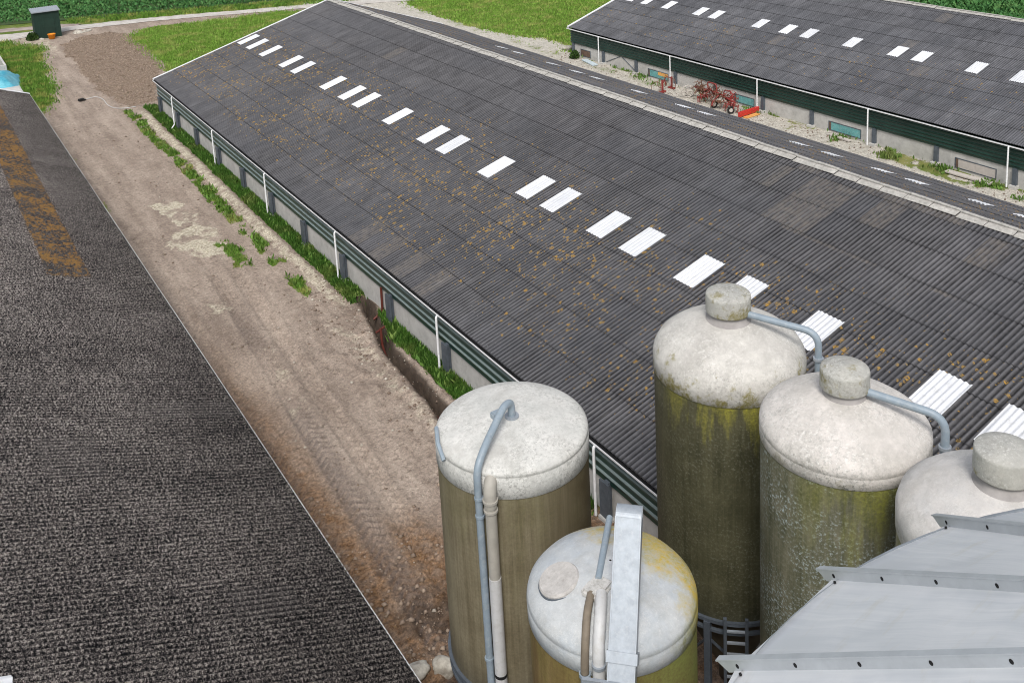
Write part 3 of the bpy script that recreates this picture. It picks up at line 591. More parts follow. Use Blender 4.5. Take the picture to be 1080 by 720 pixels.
for y in (60.6, 58.4, 54.2, 51.4, 49.3, 45.2, 41.2, 39.4, 32.8, 30.8, 28.0, 26.1, 23.1, 21.1, 17.6, 15.5):
    yf = 26.13 + round((y - 26.13) / PITCH) * PITCH
    corr('skylight', M['skylight'], barn, (RX, 0, RZ), D2, N2, yf - .53, yf + .53, 5.8, 6.55, PITCH, 26.13, lift=.042)
ridge_cap(barn, RX, RZ, YA, YB, TH, TH2)
gutter(barn, 16.03, 2.5, YA, YB)
wall_cladding(barn, 16.24, YA, YB - .3, 1.2, 2.42, 4, -1, simple('pale_green_ledge', (.15, .19, .185), .45, 0, .2, 3, .5))  # upper ledges of the ribs get a paler green
obj('lower_wall', box(16.31, 16.5, YA, YB - .35, -.3, 1.28), M['concrete'], barn)
pipe_y = [72.4, 62.4, 52.4, 42.4, 32.3, 22.2, 12.2, 2.1, -8]
for i, y in enumerate(pipe_y): downpipe(barn, 15.99, y, 2.38, 1 if i == 0 else 0)
post_y = sorted([y - .33 for y in pipe_y] + [y + 4.75 for y in pipe_y])
for y in post_y:
    bm = box(16.13, 16.29, y - .1, y + .1, -.1, 1.3); bx(bm, 16.05, 16.12, y - .22, y + .22, .0, 1.32); p = obj('post', bm, M['galv_dark'], barn)
    obj('post_footing', box(15.98, 16.3, y - .24, y + .24, -.1, .1, .02), M['concrete'], p)
gable(barn, [(16.3, 0), (16.3, 2.4), (RX, RZ - .12), (RX + 10.2, 2.72), (RX + 10.2, 0)], YB - .25, M['green_dull'])
gable(barn, [(16.3, 0), (16.3, 2.4), (RX, RZ - .12), (RX + 10.2, 2.72), (RX + 10.2, 0)], YA + .4, M['green_dull'])
obj('rear_wall', box(RX + 9.95, RX + 10.18, YA + .5, YB - .5, -.1, 2.7), M['concrete'], barn)
verge(barn, O1, D1, N1, YB, TL); verge(barn, (RX, 0, RZ), D2, N2, YB, T2)
# red drain from the footing at the trench
bm = bmesh.new(); tube(bm, fillet([(16.22, 38.0, 1.25), (16.2, 38.0, .1), (15.75, 38.0, -.12)], .15), .055, 10); obj('drain_downpipe', bm, M['terracotta'], barn, True)
# ---------------- the far barn
FX, FZ, FT = 49.7, 2.45, R(17.5); FL = 12.75
fb = thing('barn', 'far barn at the upper right with green cladding above concrete panels and teal window boards', 'barn')
DF = (math.cos(FT), 0, math.sin(FT)); NF = (-math.sin(FT), 0, math.cos(FT)); OF = (FX, 0, FZ); FRX, FRZ = FX + FL * DF[0], FZ + FL * DF[2]
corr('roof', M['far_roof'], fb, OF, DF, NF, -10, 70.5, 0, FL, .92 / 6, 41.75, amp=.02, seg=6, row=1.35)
DG = (DF[0], 0, -DF[2]); NG = (DF[2], 0, DF[0])
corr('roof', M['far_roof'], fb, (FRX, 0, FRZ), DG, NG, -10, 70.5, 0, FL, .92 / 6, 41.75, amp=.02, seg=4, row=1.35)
for yf in (69.2, 67.2, 64.4, 60.65, 58.75, 54.0, 51.2, 49.3, 45.5, 41.75, 39.9, 36.07, 33.2, 31.3, 27.5, 23.8, 21.9):
    yf = 41.75 + round((yf - 41.75) / (.92 / 6)) * .92 / 6 + .02
    corr('skylight', M['skylight'], fb, OF, DF, NF, yf - .93, yf, 5.72, 7.03, .92 / 6, 41.75, amp=.02, seg=6, lift=.042)
ridge_cap(fb, FRX, FRZ, -10, 70.5, FT, FT, .3, 1.85)
gutter(fb, 49.53, 2.42, -10, 70.5)
wall_cladding(fb, 49.78, -10, 70.25, 1.08, 2.33, 6)
obj('lower_wall', box(49.86, 50.05, -10, 70.2, -.2, 1.1), M['concrete'], fb)
fpipes = [65.9, 56.9, 47.9, 38.7, 29.6, 20.5, 11.4, 2.3]
for y in fpipes: downpipe(fb, 49.52, y, 2.34)
for y in sorted([p - .3 for p in fpipes] + [p - 4.6 for p in fpipes] + [69.9]):
    p = obj('post', box(49.68, 49.85, y - .12, y + .12, 0, 1.1), M['galv_dark'], fb); obj('post_footing', box(49.5, 49.86, y - .22, y + .22, -.1, .16, .02), M['concrete'], p)
def fwin(y1, y0, m1, m2=None, split=None):
    f = bmesh.new(); z0, z1 = .17, .68
    for a in ((49.83, 49.862, y0 - .05, y1 + .05, z0 - .05, z0), (49.83, 49.862, y0 - .05, y1 + .05, z1, z1 + .05), (49.83, 49.862, y0 - .05, y0, z0, z1), (49.83, 49.862, y1, y1 + .05, z0, z1)): bx(f, *a)
    w = obj('window', f, M['galv_dark'], fb); tag(w, None)
    ym = y0 + (y1 - y0) * (split or .5); obj('board', box(49.845, 49.858, ym, y1 - .16, z0, z1), m1, w); obj('board', box(49.84, 49.857, y0, ym - .01, z0, z1), m1, w); obj('dark_gap', box(49.85, 49.859, y1 - .155, y1, z0, z1), M['brownboard'], w)
    if m2: obj('board', box(49.832, 49.839, y0, ym, z0 + .24, z1), m2, w)
    return w
fwin(68.88, 67.57, M['brownboard']); fwin(59.88, 57.57, M['teal'], M['yellow']); fwin(50.38, 48.54, M['teal']); fwin(41.93, 39.49, M['teal']); fwin(32.89, 30.46, M['paleboard']); fwin(23.8, 21.4, M['teal'])
# thin wall braces of one bay
bm = bmesh.new(); tube(bm, [(49.84, 65.3, .25), (49.84, 63.4, 1.05)], .03, 6); tube(bm, [(49.84, 63.2, 1.05), (49.84, 61.5, .2)], .03, 6); obj('brace', bm, M['galv_dark'], fb)
gp = [(49.86, 0), (49.86, 2.38), (FRX, FRZ - .1), (FRX + FL * DF[0], 2.38), (FRX + FL * DF[0], 0)]
gable(fb, gp, 70.2, M['green_dull']); gable(fb, gp, -9.7, M['green_dull'])
verge(fb, OF, DF, NF, 70.5, FL); verge(fb, (FRX, 0, FRZ), DG, NG, 70.5, FL)
obj('rear_wall', box(FRX + FL * DF[0] - .3, FRX + FL * DF[0] - .1, -9.6, 70, -.1, 2.4), M['concrete'], fb)
# ---------------- the mossy barn on the left
LT = R(21); LX, LZ = 7.64, 2.5; LL = 10.2
lb = thing('barn', 'left barn with dark moss covered corrugated roof and a band of orange lichen', 'barn')
DL = (-math.cos(LT), 0, math.sin(LT)); NL = (math.sin(LT), 0, math.cos(LT)); LRX, LRZ = LX + LL * DL[0], LZ + LL * DL[2]
corr('roof', M['moss_roof'], lb, (LX, 0, LZ), DL, NL, 7.0, 80.6, 0, LL, PITCH, 0, amp=.025, row=1.64, tsub=14, end_lift=.02, jit=.012)
DR = (DL[0], 0, -DL[2]); NR = (-NL[0], 0, NL[2])
corr('roof', M['moss_roof'], lb, (LRX, 0, LRZ), DR, NR, 7.0, 80.6, 0, LL, PITCH, 0, amp=.025, seg=4, row=1.64)
yf = round(19.72 / PITCH) * PITCH
corr('skylight', M['skylight'], lb, (LX, 0, LZ), DL, NL, yf - 1.06, yf, 8.2, 9.8, PITCH, 0, amp=.025, lift=.05)
ridge_cap(lb, LRX, LRZ, 7, 80.6, LT, LT)
bm = bmesh.new(); bx(bm, 7.70, 7.712, 7, 80.6, 2.33, 2.47); bx(bm, 7.58, 7.712, 7, 80.6, 2.385, 2.4); g = obj('gutter', bm, M['white'], lb)
obj('gutter_silt', box(7.585, 7.698, 7, 80.6, 2.401, 2.43), M['black'], g)
obj('wall', box(7.3, 7.48, 7.3, 80.3, -.1, 2.4), M['concrete'], lb)
obj('rear_wall', box(LRX + LL * DR[0] + .1, LRX + LL * DR[0] + .3, 7.3, 80.3, -.1, 2.4), M['concrete'], lb)
gl = [(7.3, 0), (7.3, 2.36), (LRX, LRZ - .1), (LRX + LL * DR[0] + .2, 2.36), (LRX + LL * DR[0] + .2, 0)]
gable(lb, gl, 80.3, M['concrete']); gable(lb, gl, 7.5, M['concrete'])
verge(lb, (LX, 0, LZ), DL, NL, 80.6, LL); verge(lb, (LRX, 0, LRZ), DR, NR, 80.6, LL)
# ------------------------------------------------------------------ feed silos
GS = 'fibreglass feed silos between barn and track'
def frame(t, r, z, hop, n=4, a0=.5, ladder=False):
    for z0, z1, r0, r1 in ((z - .06, z + .02, r - .03, r + .07), (z - .3, z - .24, r - .03, r + .05)):
        bm = bmesh.new()
        q = [[bm.verts.new((rr * math.cos(2 * math.pi * k / 48), rr * math.sin(2 * math.pi * k / 48), zz)) for rr, zz in ((r0, z0), (r1, z0), (r1, z1), (r0, z1))] for k in range(48)]
        for k in range(48):
            for i in range(4): bm.faces.new((q[k][i], q[k][(i + 1) % 4], q[(k + 1) % 48][(i + 1) % 4], q[(k + 1) % 48][i]))
        obj('support_ring', bm, M['galv_dark'], t)
    lathe('hopper', [(r - .06, z - .02), (.28, z - hop), (.28, z - hop - .35), (.02, z - hop - .35)], M['hopper'], t, 48)
    L = []
    for k in range(n):
        a = a0 + 2 * math.pi * k / n; x, y = (r + .02) * math.cos(a), (r + .02) * math.sin(a)
        bm = bmesh.new(); bx(bm, -.07, .07, -.07, .07, -.05, z - .06, Matrix.Translation((x, y, 0)) @ Matrix.Rotation(a, 4, 'Z')); obj('leg', bm, M['galv_dark'], t); L.append((x, y))
    for k in range(n):
        (x0, y0), (x1, y1) = L[k], L[(k + 1) % n]; bm = bmesh.new()
        tube(bm, [(x0, y0, z - .5), (x1, y1, .35)], .035, 6); tube(bm, [(x1, y1, z - .5), (x0, y0, .35)], .03, 6); obj('brace', bm, M['galv_dark'], t)
M['hopper'] = simple('dirty_hopper', (.09, .075, .05), .7, 0, .3, 2)
def make_silo(x, y, r, zb, zc, lid, lidm, bodym, label, cap=None, capm=None, seed=0, a0=.5):
    t = thing('feed_silo', label, 'silo', (x, y, 0), 0, GS)
    lathe('tank', [(r - .02, zb - .01), (r, zb + .02)] + [(r, zb + (zc - zb) * k / 6) for k in range(1, 6)] + [(r, zc + .02)], bodym, t, 96, seed=seed)
    lathe('lid', lid, lidm, t, 96, wob=.002, seed=seed)
    frame(t, r, zb, min(2.6, zb - 1.0), 4, a0)
    if cap:
        z0, z1, rc = cap
        n = lathe('vent_neck', [(rc * 1.02, z0 - .1), (rc * 1.0, z0 + .01), (rc * .9, z0 + .03), (rc * .87, z1 - .2)], M['neck'], t, 48)
        lathe('vent_cap', [(rc * .88, z0 + .17), (rc, z0 + .18), (rc * 1.01, z0 + .2), (rc * 1.005, z0 + .3), (rc, z1 - .035), (rc * .985, z1 - .008), (rc * .95, z1 + .008), (rc * .6, z1 + .045), (0.001, z1 + .07)], capm, t, 64, wob=.008, seed=seed + 3)
    return t
def elbow_pipe(t, start, elbow, zbot, r=.075):
    bm = bmesh.new(); P = fillet([start, elbow, (elbow[0], elbow[1], elbow[2] - 1.0)], .33, 8); tube(bm, P, r, 14); p = obj('fill_pipe', bm, M['bluepipe'], t, True)
    e = elbow
    bm = bmesh.new(); tube(bm, [(e[0], e[1], e[2] - .62), (e[0], e[1], e[2] - .56)], r + .035, 16); obj('pipe_flange', bm, M['galv'], p)
    bm = bmesh.new(); tube(bm, [(e[0], e[1], e[2] - .5), (e[0], e[1], zbot)], r * .92, 14); obj('fill_pipe', bm, M['galv_dark'], t, True)
    return p
M['neck'] = simple('grey_neck', (.34, .32, .31), .8, 0, .2, 4)
capA = lid_mat('speckled_vent_cap', (.36, .36, .34), (.46, .45, .41), (.14, .14, .11), .75, 10.4, 11.6, (.2, .17, .05), .8)
# silo with orange flecks (second from the left at the back)
lidm = lid_mat('chalky_silo_lid', (.48, .46, .43), (.60, .58, .54), (.19, .19, .165), .75, 9.1, 10.0, (.23, .2, .05), .9)
bod = silo_mat('green_brown_silo_wall', (.044, .043, .021), (.105, .10, .056), ((.29, .27, .04), 7.4, 9.4), 1.0, (-.2, -1, -.4, 1.0), .5, ((.2, .2, .16), .5))
s = make_silo(14.52, 14.912, 1.65, 3.95, 9.2, [(1.655, 9.13), (1.668, 9.14), (1.67, 9.47), (1.64, 9.6), (1.55, 9.76), (1.35, 9.93), (1.05, 10.1), (.75, 10.22), (.4, 10.3), (.02, 10.33)], lidm, bod, 'capped silo furthest back, olive lichen streaks on its wall below the chalky lid', (10.3, 10.88, .49), capA, 2)
elbow_pipe(s, (.1, -.35, 10.52), (.93, -1.72, 10.36), .6)
# ladder leaning on its support ring
bm = bmesh.new(); a = R(-130.5); ca, sa = math.cos(a), math.sin(a)
for d in (-.23, .23):
    x0, y0 = 1.72 * ca - sa * d, 1.72 * sa + ca * d; ex, ey = ca * .5, sa * .5
    bx(bm, -.035, .035, -.035, .035, 0, 1, Matrix.Translation((x0 + ca * .05, y0 + sa * .05, .1)) @ Matrix.Rotation(a, 4, 'Z') @ Matrix.Scale(4.05, 4, (0, 0, 1)))
lad = obj('ladder', bm, M['galv_dark'], s)
for k in range(13):
    z = .35 + k * .29; bm = bmesh.new(); bx(bm, 1.75, 1.80, -.21, .21, z - .02, z + .02, Matrix.Rotation(a, 4, 'Z')); obj('rung', bm, M['galv'], lad)
# silo mottled blue green, third
lidm = lid_mat('cream_silo_lid', (.56, .53, .495), (.66, .62, .585), (.12, .135, .12), .95, 9.5, 10.15, (.2, .17, .05), .35, None)
bod = silo_mat('mottled_silo_wall', (.065, .07, .036), (.2, .19, .13), ((.24, .24, .04), 6.5, 9.7), .85, (.5, -1, -.9, .6), .6, ((.36, .42, .43), 1.3), ((.010, .014, .009), .9, -.6, .95, 1.5))  # right side darkened in the colour, as shade from the neighbouring silo
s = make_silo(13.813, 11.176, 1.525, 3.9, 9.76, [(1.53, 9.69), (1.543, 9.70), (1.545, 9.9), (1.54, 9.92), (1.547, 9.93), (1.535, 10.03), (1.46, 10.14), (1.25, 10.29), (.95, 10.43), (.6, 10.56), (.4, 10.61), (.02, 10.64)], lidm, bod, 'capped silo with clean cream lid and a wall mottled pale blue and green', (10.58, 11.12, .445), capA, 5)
elbow_pipe(s, (.1, -.3, 10.78), (.78, -1.57, 10.62), .6)
# silo at the right edge
lidm = lid_mat('grey_silo_lid', (.52, .51, .5), (.6, .57, .54), (.2, .2, .17), .55, 9.7, 10.3, (.2, .17, .05), .3)
bod = silo_mat('pale_silo_wall', (.16, .15, .11), (.3, .28, .22), ((.17, .17, .04), 5.5, 10.0), .7, None, .5, ((.4, .4, .38), .6))
s = make_silo(13.393, 7.802, 1.525, 3.9, 10.0, [(1.53, 9.9), (1.545, 9.91), (1.55, 10.25), (1.5, 10.42), (1.3, 10.6), (1.0, 10.76), (.6, 10.9), (.4, 10.95), (.02, 10.98)], lidm, bod, 'silo with a pale grey lid at the right edge, just behind the galvanised bin roof', (10.95, 11.52, .45), capA, 9)
elbow_pipe(s, (.1, -.3, 11.12), (.78, -1.57, 10.96), .6)
# silo with a flat white lid and two pipes (left)
lidm = lid_mat('white_silo_lid', (.53, .53, .505), (.64, .63, .60), (.27, .27, .25), .9, 8.0, 9.6, None, 0)
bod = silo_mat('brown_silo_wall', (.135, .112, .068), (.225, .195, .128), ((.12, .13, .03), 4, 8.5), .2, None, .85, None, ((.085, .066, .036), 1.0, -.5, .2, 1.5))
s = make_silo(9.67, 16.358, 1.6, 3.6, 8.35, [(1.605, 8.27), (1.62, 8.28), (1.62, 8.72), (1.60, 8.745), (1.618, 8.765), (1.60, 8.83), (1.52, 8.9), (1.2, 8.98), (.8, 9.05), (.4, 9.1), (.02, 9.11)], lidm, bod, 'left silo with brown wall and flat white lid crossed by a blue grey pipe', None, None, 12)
bm = bmesh.new(); tube(bm, fillet([(-.05, -.12, 9.05), (-.06, -.13, 9.46), (-.3, -.25, 9.52), (-1.1, -.78, 9.22), (-1.42, -.97, 8.95), (-1.42, -.975, 8.35), (-1.40, -.99, 2.0), (-1.4, -.99, .1)], .22, 6), .078, 14); obj('blower_pipe', bm, M['bluepipe'], s, True)
for z in (8.3, 7.9, 4.6): 
    bm = bmesh.new(); tube(bm, [(-1.415, -.98, z), (-1.415, -.98, z + .05)], .095, 14); obj('pipe_collar', bm, M['bluepipe'], s)
bm = bmesh.new(); tube(bm, [(-.05, -.12, 9.06), (-.05, -.12, 9.14)], .15, 18); obj('pipe_flange', bm, M['galv'], s)
bm = bmesh.new(); tube(bm, fillet([(-.9, -.8, 8.68), (-1.2, -1.1, 8.68), (-1.275, -1.18, 8.5), (-1.275, -1.18, 8.2)], .2, 6), [.15] * 8 + [.14] * 18 if False else .13, 16); obj('vent_elbow', bm, M['greypipe'], s, True)
bm = bmesh.new(); tube(bm, [(-1.275, -1.18, 8.36), (-1.275, -1.18, 8.31)], .155, 18); obj('pipe_flange', bm, M['greypipe'], s); bm = bmesh.new(); tube(bm, [(-1.275, -1.18, 8.14), (-1.275, -1.18, 8.1)], .145, 18); obj('pipe_flange', bm, M['greypipe'], s)
bm = bmesh.new(); tube(bm, [(-1.275, -1.18, 8.2), (-1.275, -1.18, 6.55)], .115, 16); obj('return_pipe', bm, M['greypipe'], s, True)
bm = bmesh.new(); tube(bm, [(-1.275, -1.18, 6.6), (-1.275, -1.18, 4.35)], .125, 16); tube(bm, [(-1.275, -1.18, 4.3), (-1.275, -1.18, .2)], .125, 16); obj('return_pipe', bm, M['whitepipe'], s, True)
obj('pipe_joint', (lambda b: (tube(b, [(-1.275, -1.18, 4.36), (-1.275, -1.18, 4.29)], .13, 16), b)[1])(bmesh.new()), M['black'], s)
obj('junction_box', box(-.42, -.2, -.02, .16, 9.05, 9.22, .02), M['bluepipe'], s)
bm = bmesh.new(); tube(bm, [(-1.45, .62, 9.02), (-1.62, .25, 8.92), (-1.66, -.05, 8.72)], .045, 8); obj('lid_bracket', bm, M['bluepipe'], s)
# low silo in front with the manhole
lidm = lid_mat('blue_grey_silo_lid', (.43, .465, .50), (.53, .545, .55), (.3, .33, .35), .45, 7.4, 8.3, (.22, .22, .06), 1.0, (1.0, -.4, .1, 1.2), (.5, .515, .52), ((.56, .40, .06), -.35, 1.15))
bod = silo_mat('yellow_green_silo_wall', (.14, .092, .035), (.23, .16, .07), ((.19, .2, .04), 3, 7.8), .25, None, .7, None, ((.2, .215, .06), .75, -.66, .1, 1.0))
s = make_silo(9.119, 12.297, 1.475, 3.4, 7.73, [(1.48, 7.63), (1.495, 7.64), (1.5, 7.93), (1.485, 7.95), (1.498, 7.97), (1.475, 8.06), (1.36, 8.2), (1.1, 8.35), (.7, 8.5), (.35, 8.58), (.02, 8.6)], lidm, bod, 'lowest silo, its grey lid with round manhole cover partly yellowed', None, None, 15)
bm = bmesh.new(); nv = Vector((-.28, .1, 1)).normalized(); c0 = Vector((-.86, .33, 8.37)); tube(bm, [c0 - nv * .1, c0 + nv * .05, c0 + nv * .085], [.37, .37, .345], 36); h = obj('manhole_cover', bm, M['cover'] if 'cover' in M else simple('chalky_cover', (.47, .45, .43), .85, 0, .2, 7, dirt=((.27, .25, .22), .5)), s)
bm = bmesh.new(); tube(bm, [c0 - nv * .12, c0 + nv * .02], .39, 36); obj('manhole_rim', bm, M['galv_dark'], s)
bm = bmesh.new(); c1 = Vector((-.5, -.3, 8.53))
bx(bm, -.26, .24, -.2, .2, -.1, .05, Matrix.Translation(c1) @ Matrix.Rotation(R(20), 4, 'Z')); bmesh.ops.bevel(bm, geom=bm.edges[:], offset=.045, segments=2, affect='EDGES')
obj('pipe_manifold', bm, simple('chalky_manifold', (.52, .51, .49), .85, 0, .25, 9, dirt=((.25, .24, .2), .7)), s)
bm = bmesh.new(); tube(bm, [(-.42, -.2, 8.56), (.1, .3, 8.63), (.72, .95, 8.5)], .06, 12); obj('feed_pipe', bm, M['bluepipe'], s, True)
bm = bmesh.new(); tube(bm, fillet([(-.68, -.34, 8.52), (-.98, -.62, 8.5), (-1.2, -.86, 8.25), (-1.26, -.9, 7.85), (-1.265, -.905, 7.72)], .3, 5), .068, 14); obj('hose', bm, M['hose'], s, True)
bm = bmesh.new(); tube(bm, [(-1.265, -.905, 7.74), (-1.265, -.905, .2)], .075, 14); tube(bm, [(-1.265, -.905, 7.74), (-1.265, -.905, 7.68)], .1, 14); obj('blower_pipe', bm, M['bluepipe'], s, True)
P = fillet([(-.55, -.46, 8.54), (-.82, -.78, 8.52), (-1.06, -1.02, 8.2), (-1.11, -1.08, 7.75), (-1.115, -1.085, 7.5)], .3, 6); bm = bmesh.new(); tube(bm, P, [.098 + .006 * (i % 2) for i in range(len(P))], 16); obj('hose', bm, M['whitepipe'], s, True)
bm = bmesh.new(); tube(bm, [(-1.115, -1.085, 7.56), (-1.115, -1.085, 7.5)], .13, 16); tube(bm, [(-1.1, -1.07, 7.95), (-1.1, -1.07, 7.9)], .118, 16); obj('hose_clamp', bm, M['galv'], s)
bm = bmesh.new(); tube(bm, [(-1.115, -1.085, 7.52), (-1.115, -1.085, .2)], .095, 16); obj('return_pipe', bm, M['greypipe'], s, True)
# ------------------------------------------------------------------ inclined conveyor trough in front of the low silo
top = Vector((9.149, 11.774, 9.92)); dn = Vector((-.435, -.424, -.794)).normalized()
L = (top.z - .25) / -dn.z
side = dn.cross(Vector((0, 0, 1))).normalized(); nrm = side.cross(dn).normalized()
if nrm.z < 0: nrm = -nrm
MT = Matrix((( *side, 0), (*nrm, 0), (*(-dn), 0), (0, 0, 0, 1))).transposed(); MT.translation = top
cv = thing('conveyor', 'galvanised box conveyor rising steeply over the low silo', 'conveyor', (top + dn * L).to_tuple())
inv = Matrix.Translation(-(top + dn * L)) @ MT
def cbox(bm, x0, x1, y0, y1, s0, s1): bx(bm, x0, x1, y0, y1, -s1, -s0, inv)
bm = bmesh.new(); cbox(bm, -.2, .2, -.24, .0, .12, L); cbox(bm, -.222, -.2, -.24, .012, .12, L); cbox(bm, .2, .222, -.24, .012, .12, L); obj('trough', bm, M['galv'], cv)
bm = bmesh.new()
for k in range(9):
    a0, a1 = k / 9 * math.pi / 2, (k + 1) / 9 * math.pi / 2
    q = [(-.215, .012 - .2 + .2 * math.cos(a), .12 * 0 - .12 + .2 * math.sin(a)) for a in (a0, a1)] + [(.215, .012 - .2 + .2 * math.cos(a), -.12 + .2 * math.sin(a)) for a in (a1, a0)]
    bm.faces.new([bm.verts.new(inv @ Vector(v)) for v in q])
cbox(bm, -.215, .215, -.3, -.188, -.08, .14); obj('head_hood', bm, M['galv'], cv)
for sx in (2.05, 5.3, 8.4):
    bm = bmesh.new(); cbox(bm, -.25, .25, -.27, .035, sx, sx + .16); obj('flange', bm, M['galv'], cv)
for sx in (4.4, 8.8):
    bm = bmesh.new(); p = top + dn * sx - (top + dn * L); q = Vector((p.x, p.y, -.25)); tube(bm, [p - nrm * .25 + side * .2, q + side * .35], .04, 8); tube(bm, [p - nrm * .25 - side * .2, q - side * .35], .04, 8); obj('support_leg', bm, M['galv_dark'], cv)
bm = bmesh.new(); p = top + dn * 2.5 - (top + dn * L); bx(bm, 0, .62, -.03, .03, -.03, .03, Matrix.Translation(p - side * .0) @ side.to_track_quat('X', 'Z').to_matrix().to_4x4()); obj('side_arm', bm, M['galv'], cv)
# ------------------------------------------------------------------ galvanised grain bin at lower right
BC = Vector((4.6095, -.1165, 0)); BZ, BA, BR = 16.55, 19.05, 3.89; slope = math.atan2(BA - BZ, BR)
gb = thing('grain_bin', 'round galvanised bin whose conical roof with raised ribs fills the lower right corner', 'grain bin', BC)
a3 = math.atan2(3.6905 + .1165, 3.5655 - 4.6095)
def polar(r, a, z): return Vector((r * math.cos(a), r * math.sin(a), z))
NP = 24; da = 2 * math.pi / NP
rz = lambda r: BA - (BA - BZ) * r / BR
def bin_panel():
    bm = bmesh.new(); uvl = bm.loops.layers.uv.new('UVMap'); r0 = .45; RR = BR
    nr = 8; rows = []
    for i in range(nr + 1):
        r = r0 + (RR - r0) * i / nr; rows.append([bm.verts.new(polar(r, a, rz(r))) for a in (a3, a3 + da)])
    lip = [bm.verts.new(polar(RR + .005, a, rz(RR) - .06)) for a in (a3, a3 + da)]; rows.append(lip)
    for i in range(len(rows) - 1):
        f = bm.faces.new((rows[i][0], rows[i + 1][0], rows[i + 1][1], rows[i][1]))
        for l, uvv in zip(f.loops, ((0, i), (0, i + 1), (1, i + 1), (1, i))): l[uvl].uv = (uvv[0], uvv[1] * .45)
    return bm
def bin_rib():
    """folded standing seam : box with an overhanging top lip, running down one panel edge"""
    bm = bmesh.new(); A = polar(.45, a3, rz(.45)); Bv = polar(BR + .04, a3, rz(BR + .04)); d = (Bv - A).normalized(); tn = Vector((-math.sin(a3), math.cos(a3), 0)); n = d.cross(tn); n = n if n.z > 0 else -n; LN = (Bv - A).length
    def pt(s, t, h): return A + d * s + tn * t + n * h
    for (t0, t1, h0, h1, cut) in ((.0, .02, -.01, .058, .05), (-.022, .024, .058, .066, .058)):
        # sloped cut at the eave end
        vs = [bm.verts.new(pt(s + (cut if (s > 0 and h > .03) else 0), t, h)) for s in (0, LN) for t in (t0, t1) for h in (h0, h1)]
        for f in ((0, 1, 3, 2), (4, 6, 7, 5), (0, 4, 5, 1), (2, 3, 7, 6), (0, 2, 6, 4), (1, 5, 7, 3)): bm.faces.new([vs[i] for i in f])
    bo = bmesh.new()
    return bm, pt, LN, tn, n
pan0 = None
bm, pt, LN, tn, n_ = bin_rib()
pan0 = obj('roof_panel', bin_panel(), M['bin_roof'], gb)
rib0 = obj('rib', bm, M['bin_rib'] if 'bin_rib' in M else simple('galvanised_rib', (.46, .485, .515), .42, .3, .1, 7, .5), pan0)
# slotted bolt holes punched along the upright of the rib
bm = bmesh.new(); bm.from_mesh(rib0.data); s_ = LN - .09; rib0.data.materials.append(M['black'])
while s_ > .3:
    ring = [pt(s_ +   .010 * math.cos(k * math.pi / 6), .0205, .026 + .0135 * math.sin(k * math.pi / 6)) for k in range(12)]
    f = [bm.verts.new(v) for v in ring]; g = [bm.verts.new(v + tn * .002) for v in ring]; bm.faces.new(g).material_index = 1
    for k in range(12): bm.faces.new((f[k], f[(k + 1) % 12], g[(k + 1) % 12], g[k])).material_index = 1
    s_ -= .43
bm.to_mesh(rib0.data); bm.free()
bm = bmesh.new()
for s_, t_ in ((LN - .13, .09),): tube(bm, [pt(s_, t_ * .7, 0), pt(s_, t_ * .7, .014)], .008, 6)
obj('eave_bolt', bm, M['black'], pan0)
for k in range(1, NP):
    c = copy_tree(pan0, gb); c.rotation_euler = (0, 0, k * da)
lathe('roof_cap', [(.55, rz(.45) + .02), (.5, rz(.45) + .2), (.2, BA + .2), (.01, BA + .22)], M['galv'], gb, 32)
bm = bmesh.new(); nseg = 160; z = 0
prof = []
while z < BZ - .05:
    prof += [(BR - .06, z), (BR - .035, z + .05), (BR - .06, z + .1)]; z += .1
lathe('bin_wall', prof[::1], M['galv'], gb, 96)
# ------------------------------------------------------------------ yard objects
sh = thing('shed', 'small dark green shed with grey steel roof standing at the track junction', 'shed', (12.45, 115.3, 0), R(-2))
W, DP = 2.5, 2.3
bm = bmesh.new(); bx(bm, 0, W, 0, DP, 0, 2.8)
k = 0
while k < W: bx(bm, k, k + .11, -.02, -.002, 0, 2.85); k += .22
k = 0
while k < DP: bx(bm, -.02, -.002, k, k + .11, 0, 2.8); k += .22
wl = obj('wall', bm, M['green_dull'], sh)
bm = bmesh.new(); nn = 60; V = []
for i in range(nn + 1):
    x = -.15 + (W + .3) * i / nn; h = .02 * math.sin(i * math.pi * .5); V.append((bm.verts.new((x, -.2, 2.9 + h)), bm.verts.new((x, DP + .2, 2.98 + h))))
for a, b in zip(V, V[1:]): bm.faces.new((a[0], b[0], b[1], a[1]))
bx(bm, -.15, W + .15, -.21, -.2, 2.82, 2.92); bx(bm, -.12, W + .12, -.15, DP + .15, 2.8, 2.85); obj('roof', bm, M['roof_zinc'], sh)
obj('door', box(1.0, 1.95, -.05, -.021, .05, 2.1), M['green_dull'], sh)
def bush(name, label, x, y, r, h, n, mat):
    t = thing(name, label, 'bush', (x, y, 0)); bm = bmesh.new()
    for k in range(5): a = k * 1.3; tube(bm, [(0, 0, 0), (r * .4 * math.cos(a), r * .4 * math.sin(a), h * .7)], [.03, .012], 5)
    obj('stem', bm, M['wood'], t)
    q = rng.normal(size=(n, 3)); q /= np.linalg.norm(q, axis=1)[:, None]; q *= (rng.random(n) ** .4)[:, None]; q[:, 2] = np.abs(q[:, 2])
    pts = np.stack([q[:, 0] * r, q[:, 1] * r, q[:, 2] * h * .9], 1); blades('leaves', pts, h * .22, h * .16, mat, None, 1.0, t, 0.0, True); return t
bush('bush', 'dark green bush at the left corner of the green shed', 12.1, 115.2, .62, .85, 700, M['bush'])
bush('bush', 'small green bush at the near corner of the far barn', 49.15, 68.9, .45, .75, 500, M['bush'])
oc = thing('water_butt', 'orange plastic tub in front of the green shed', 'tub', (13.85, 114.3, 0))
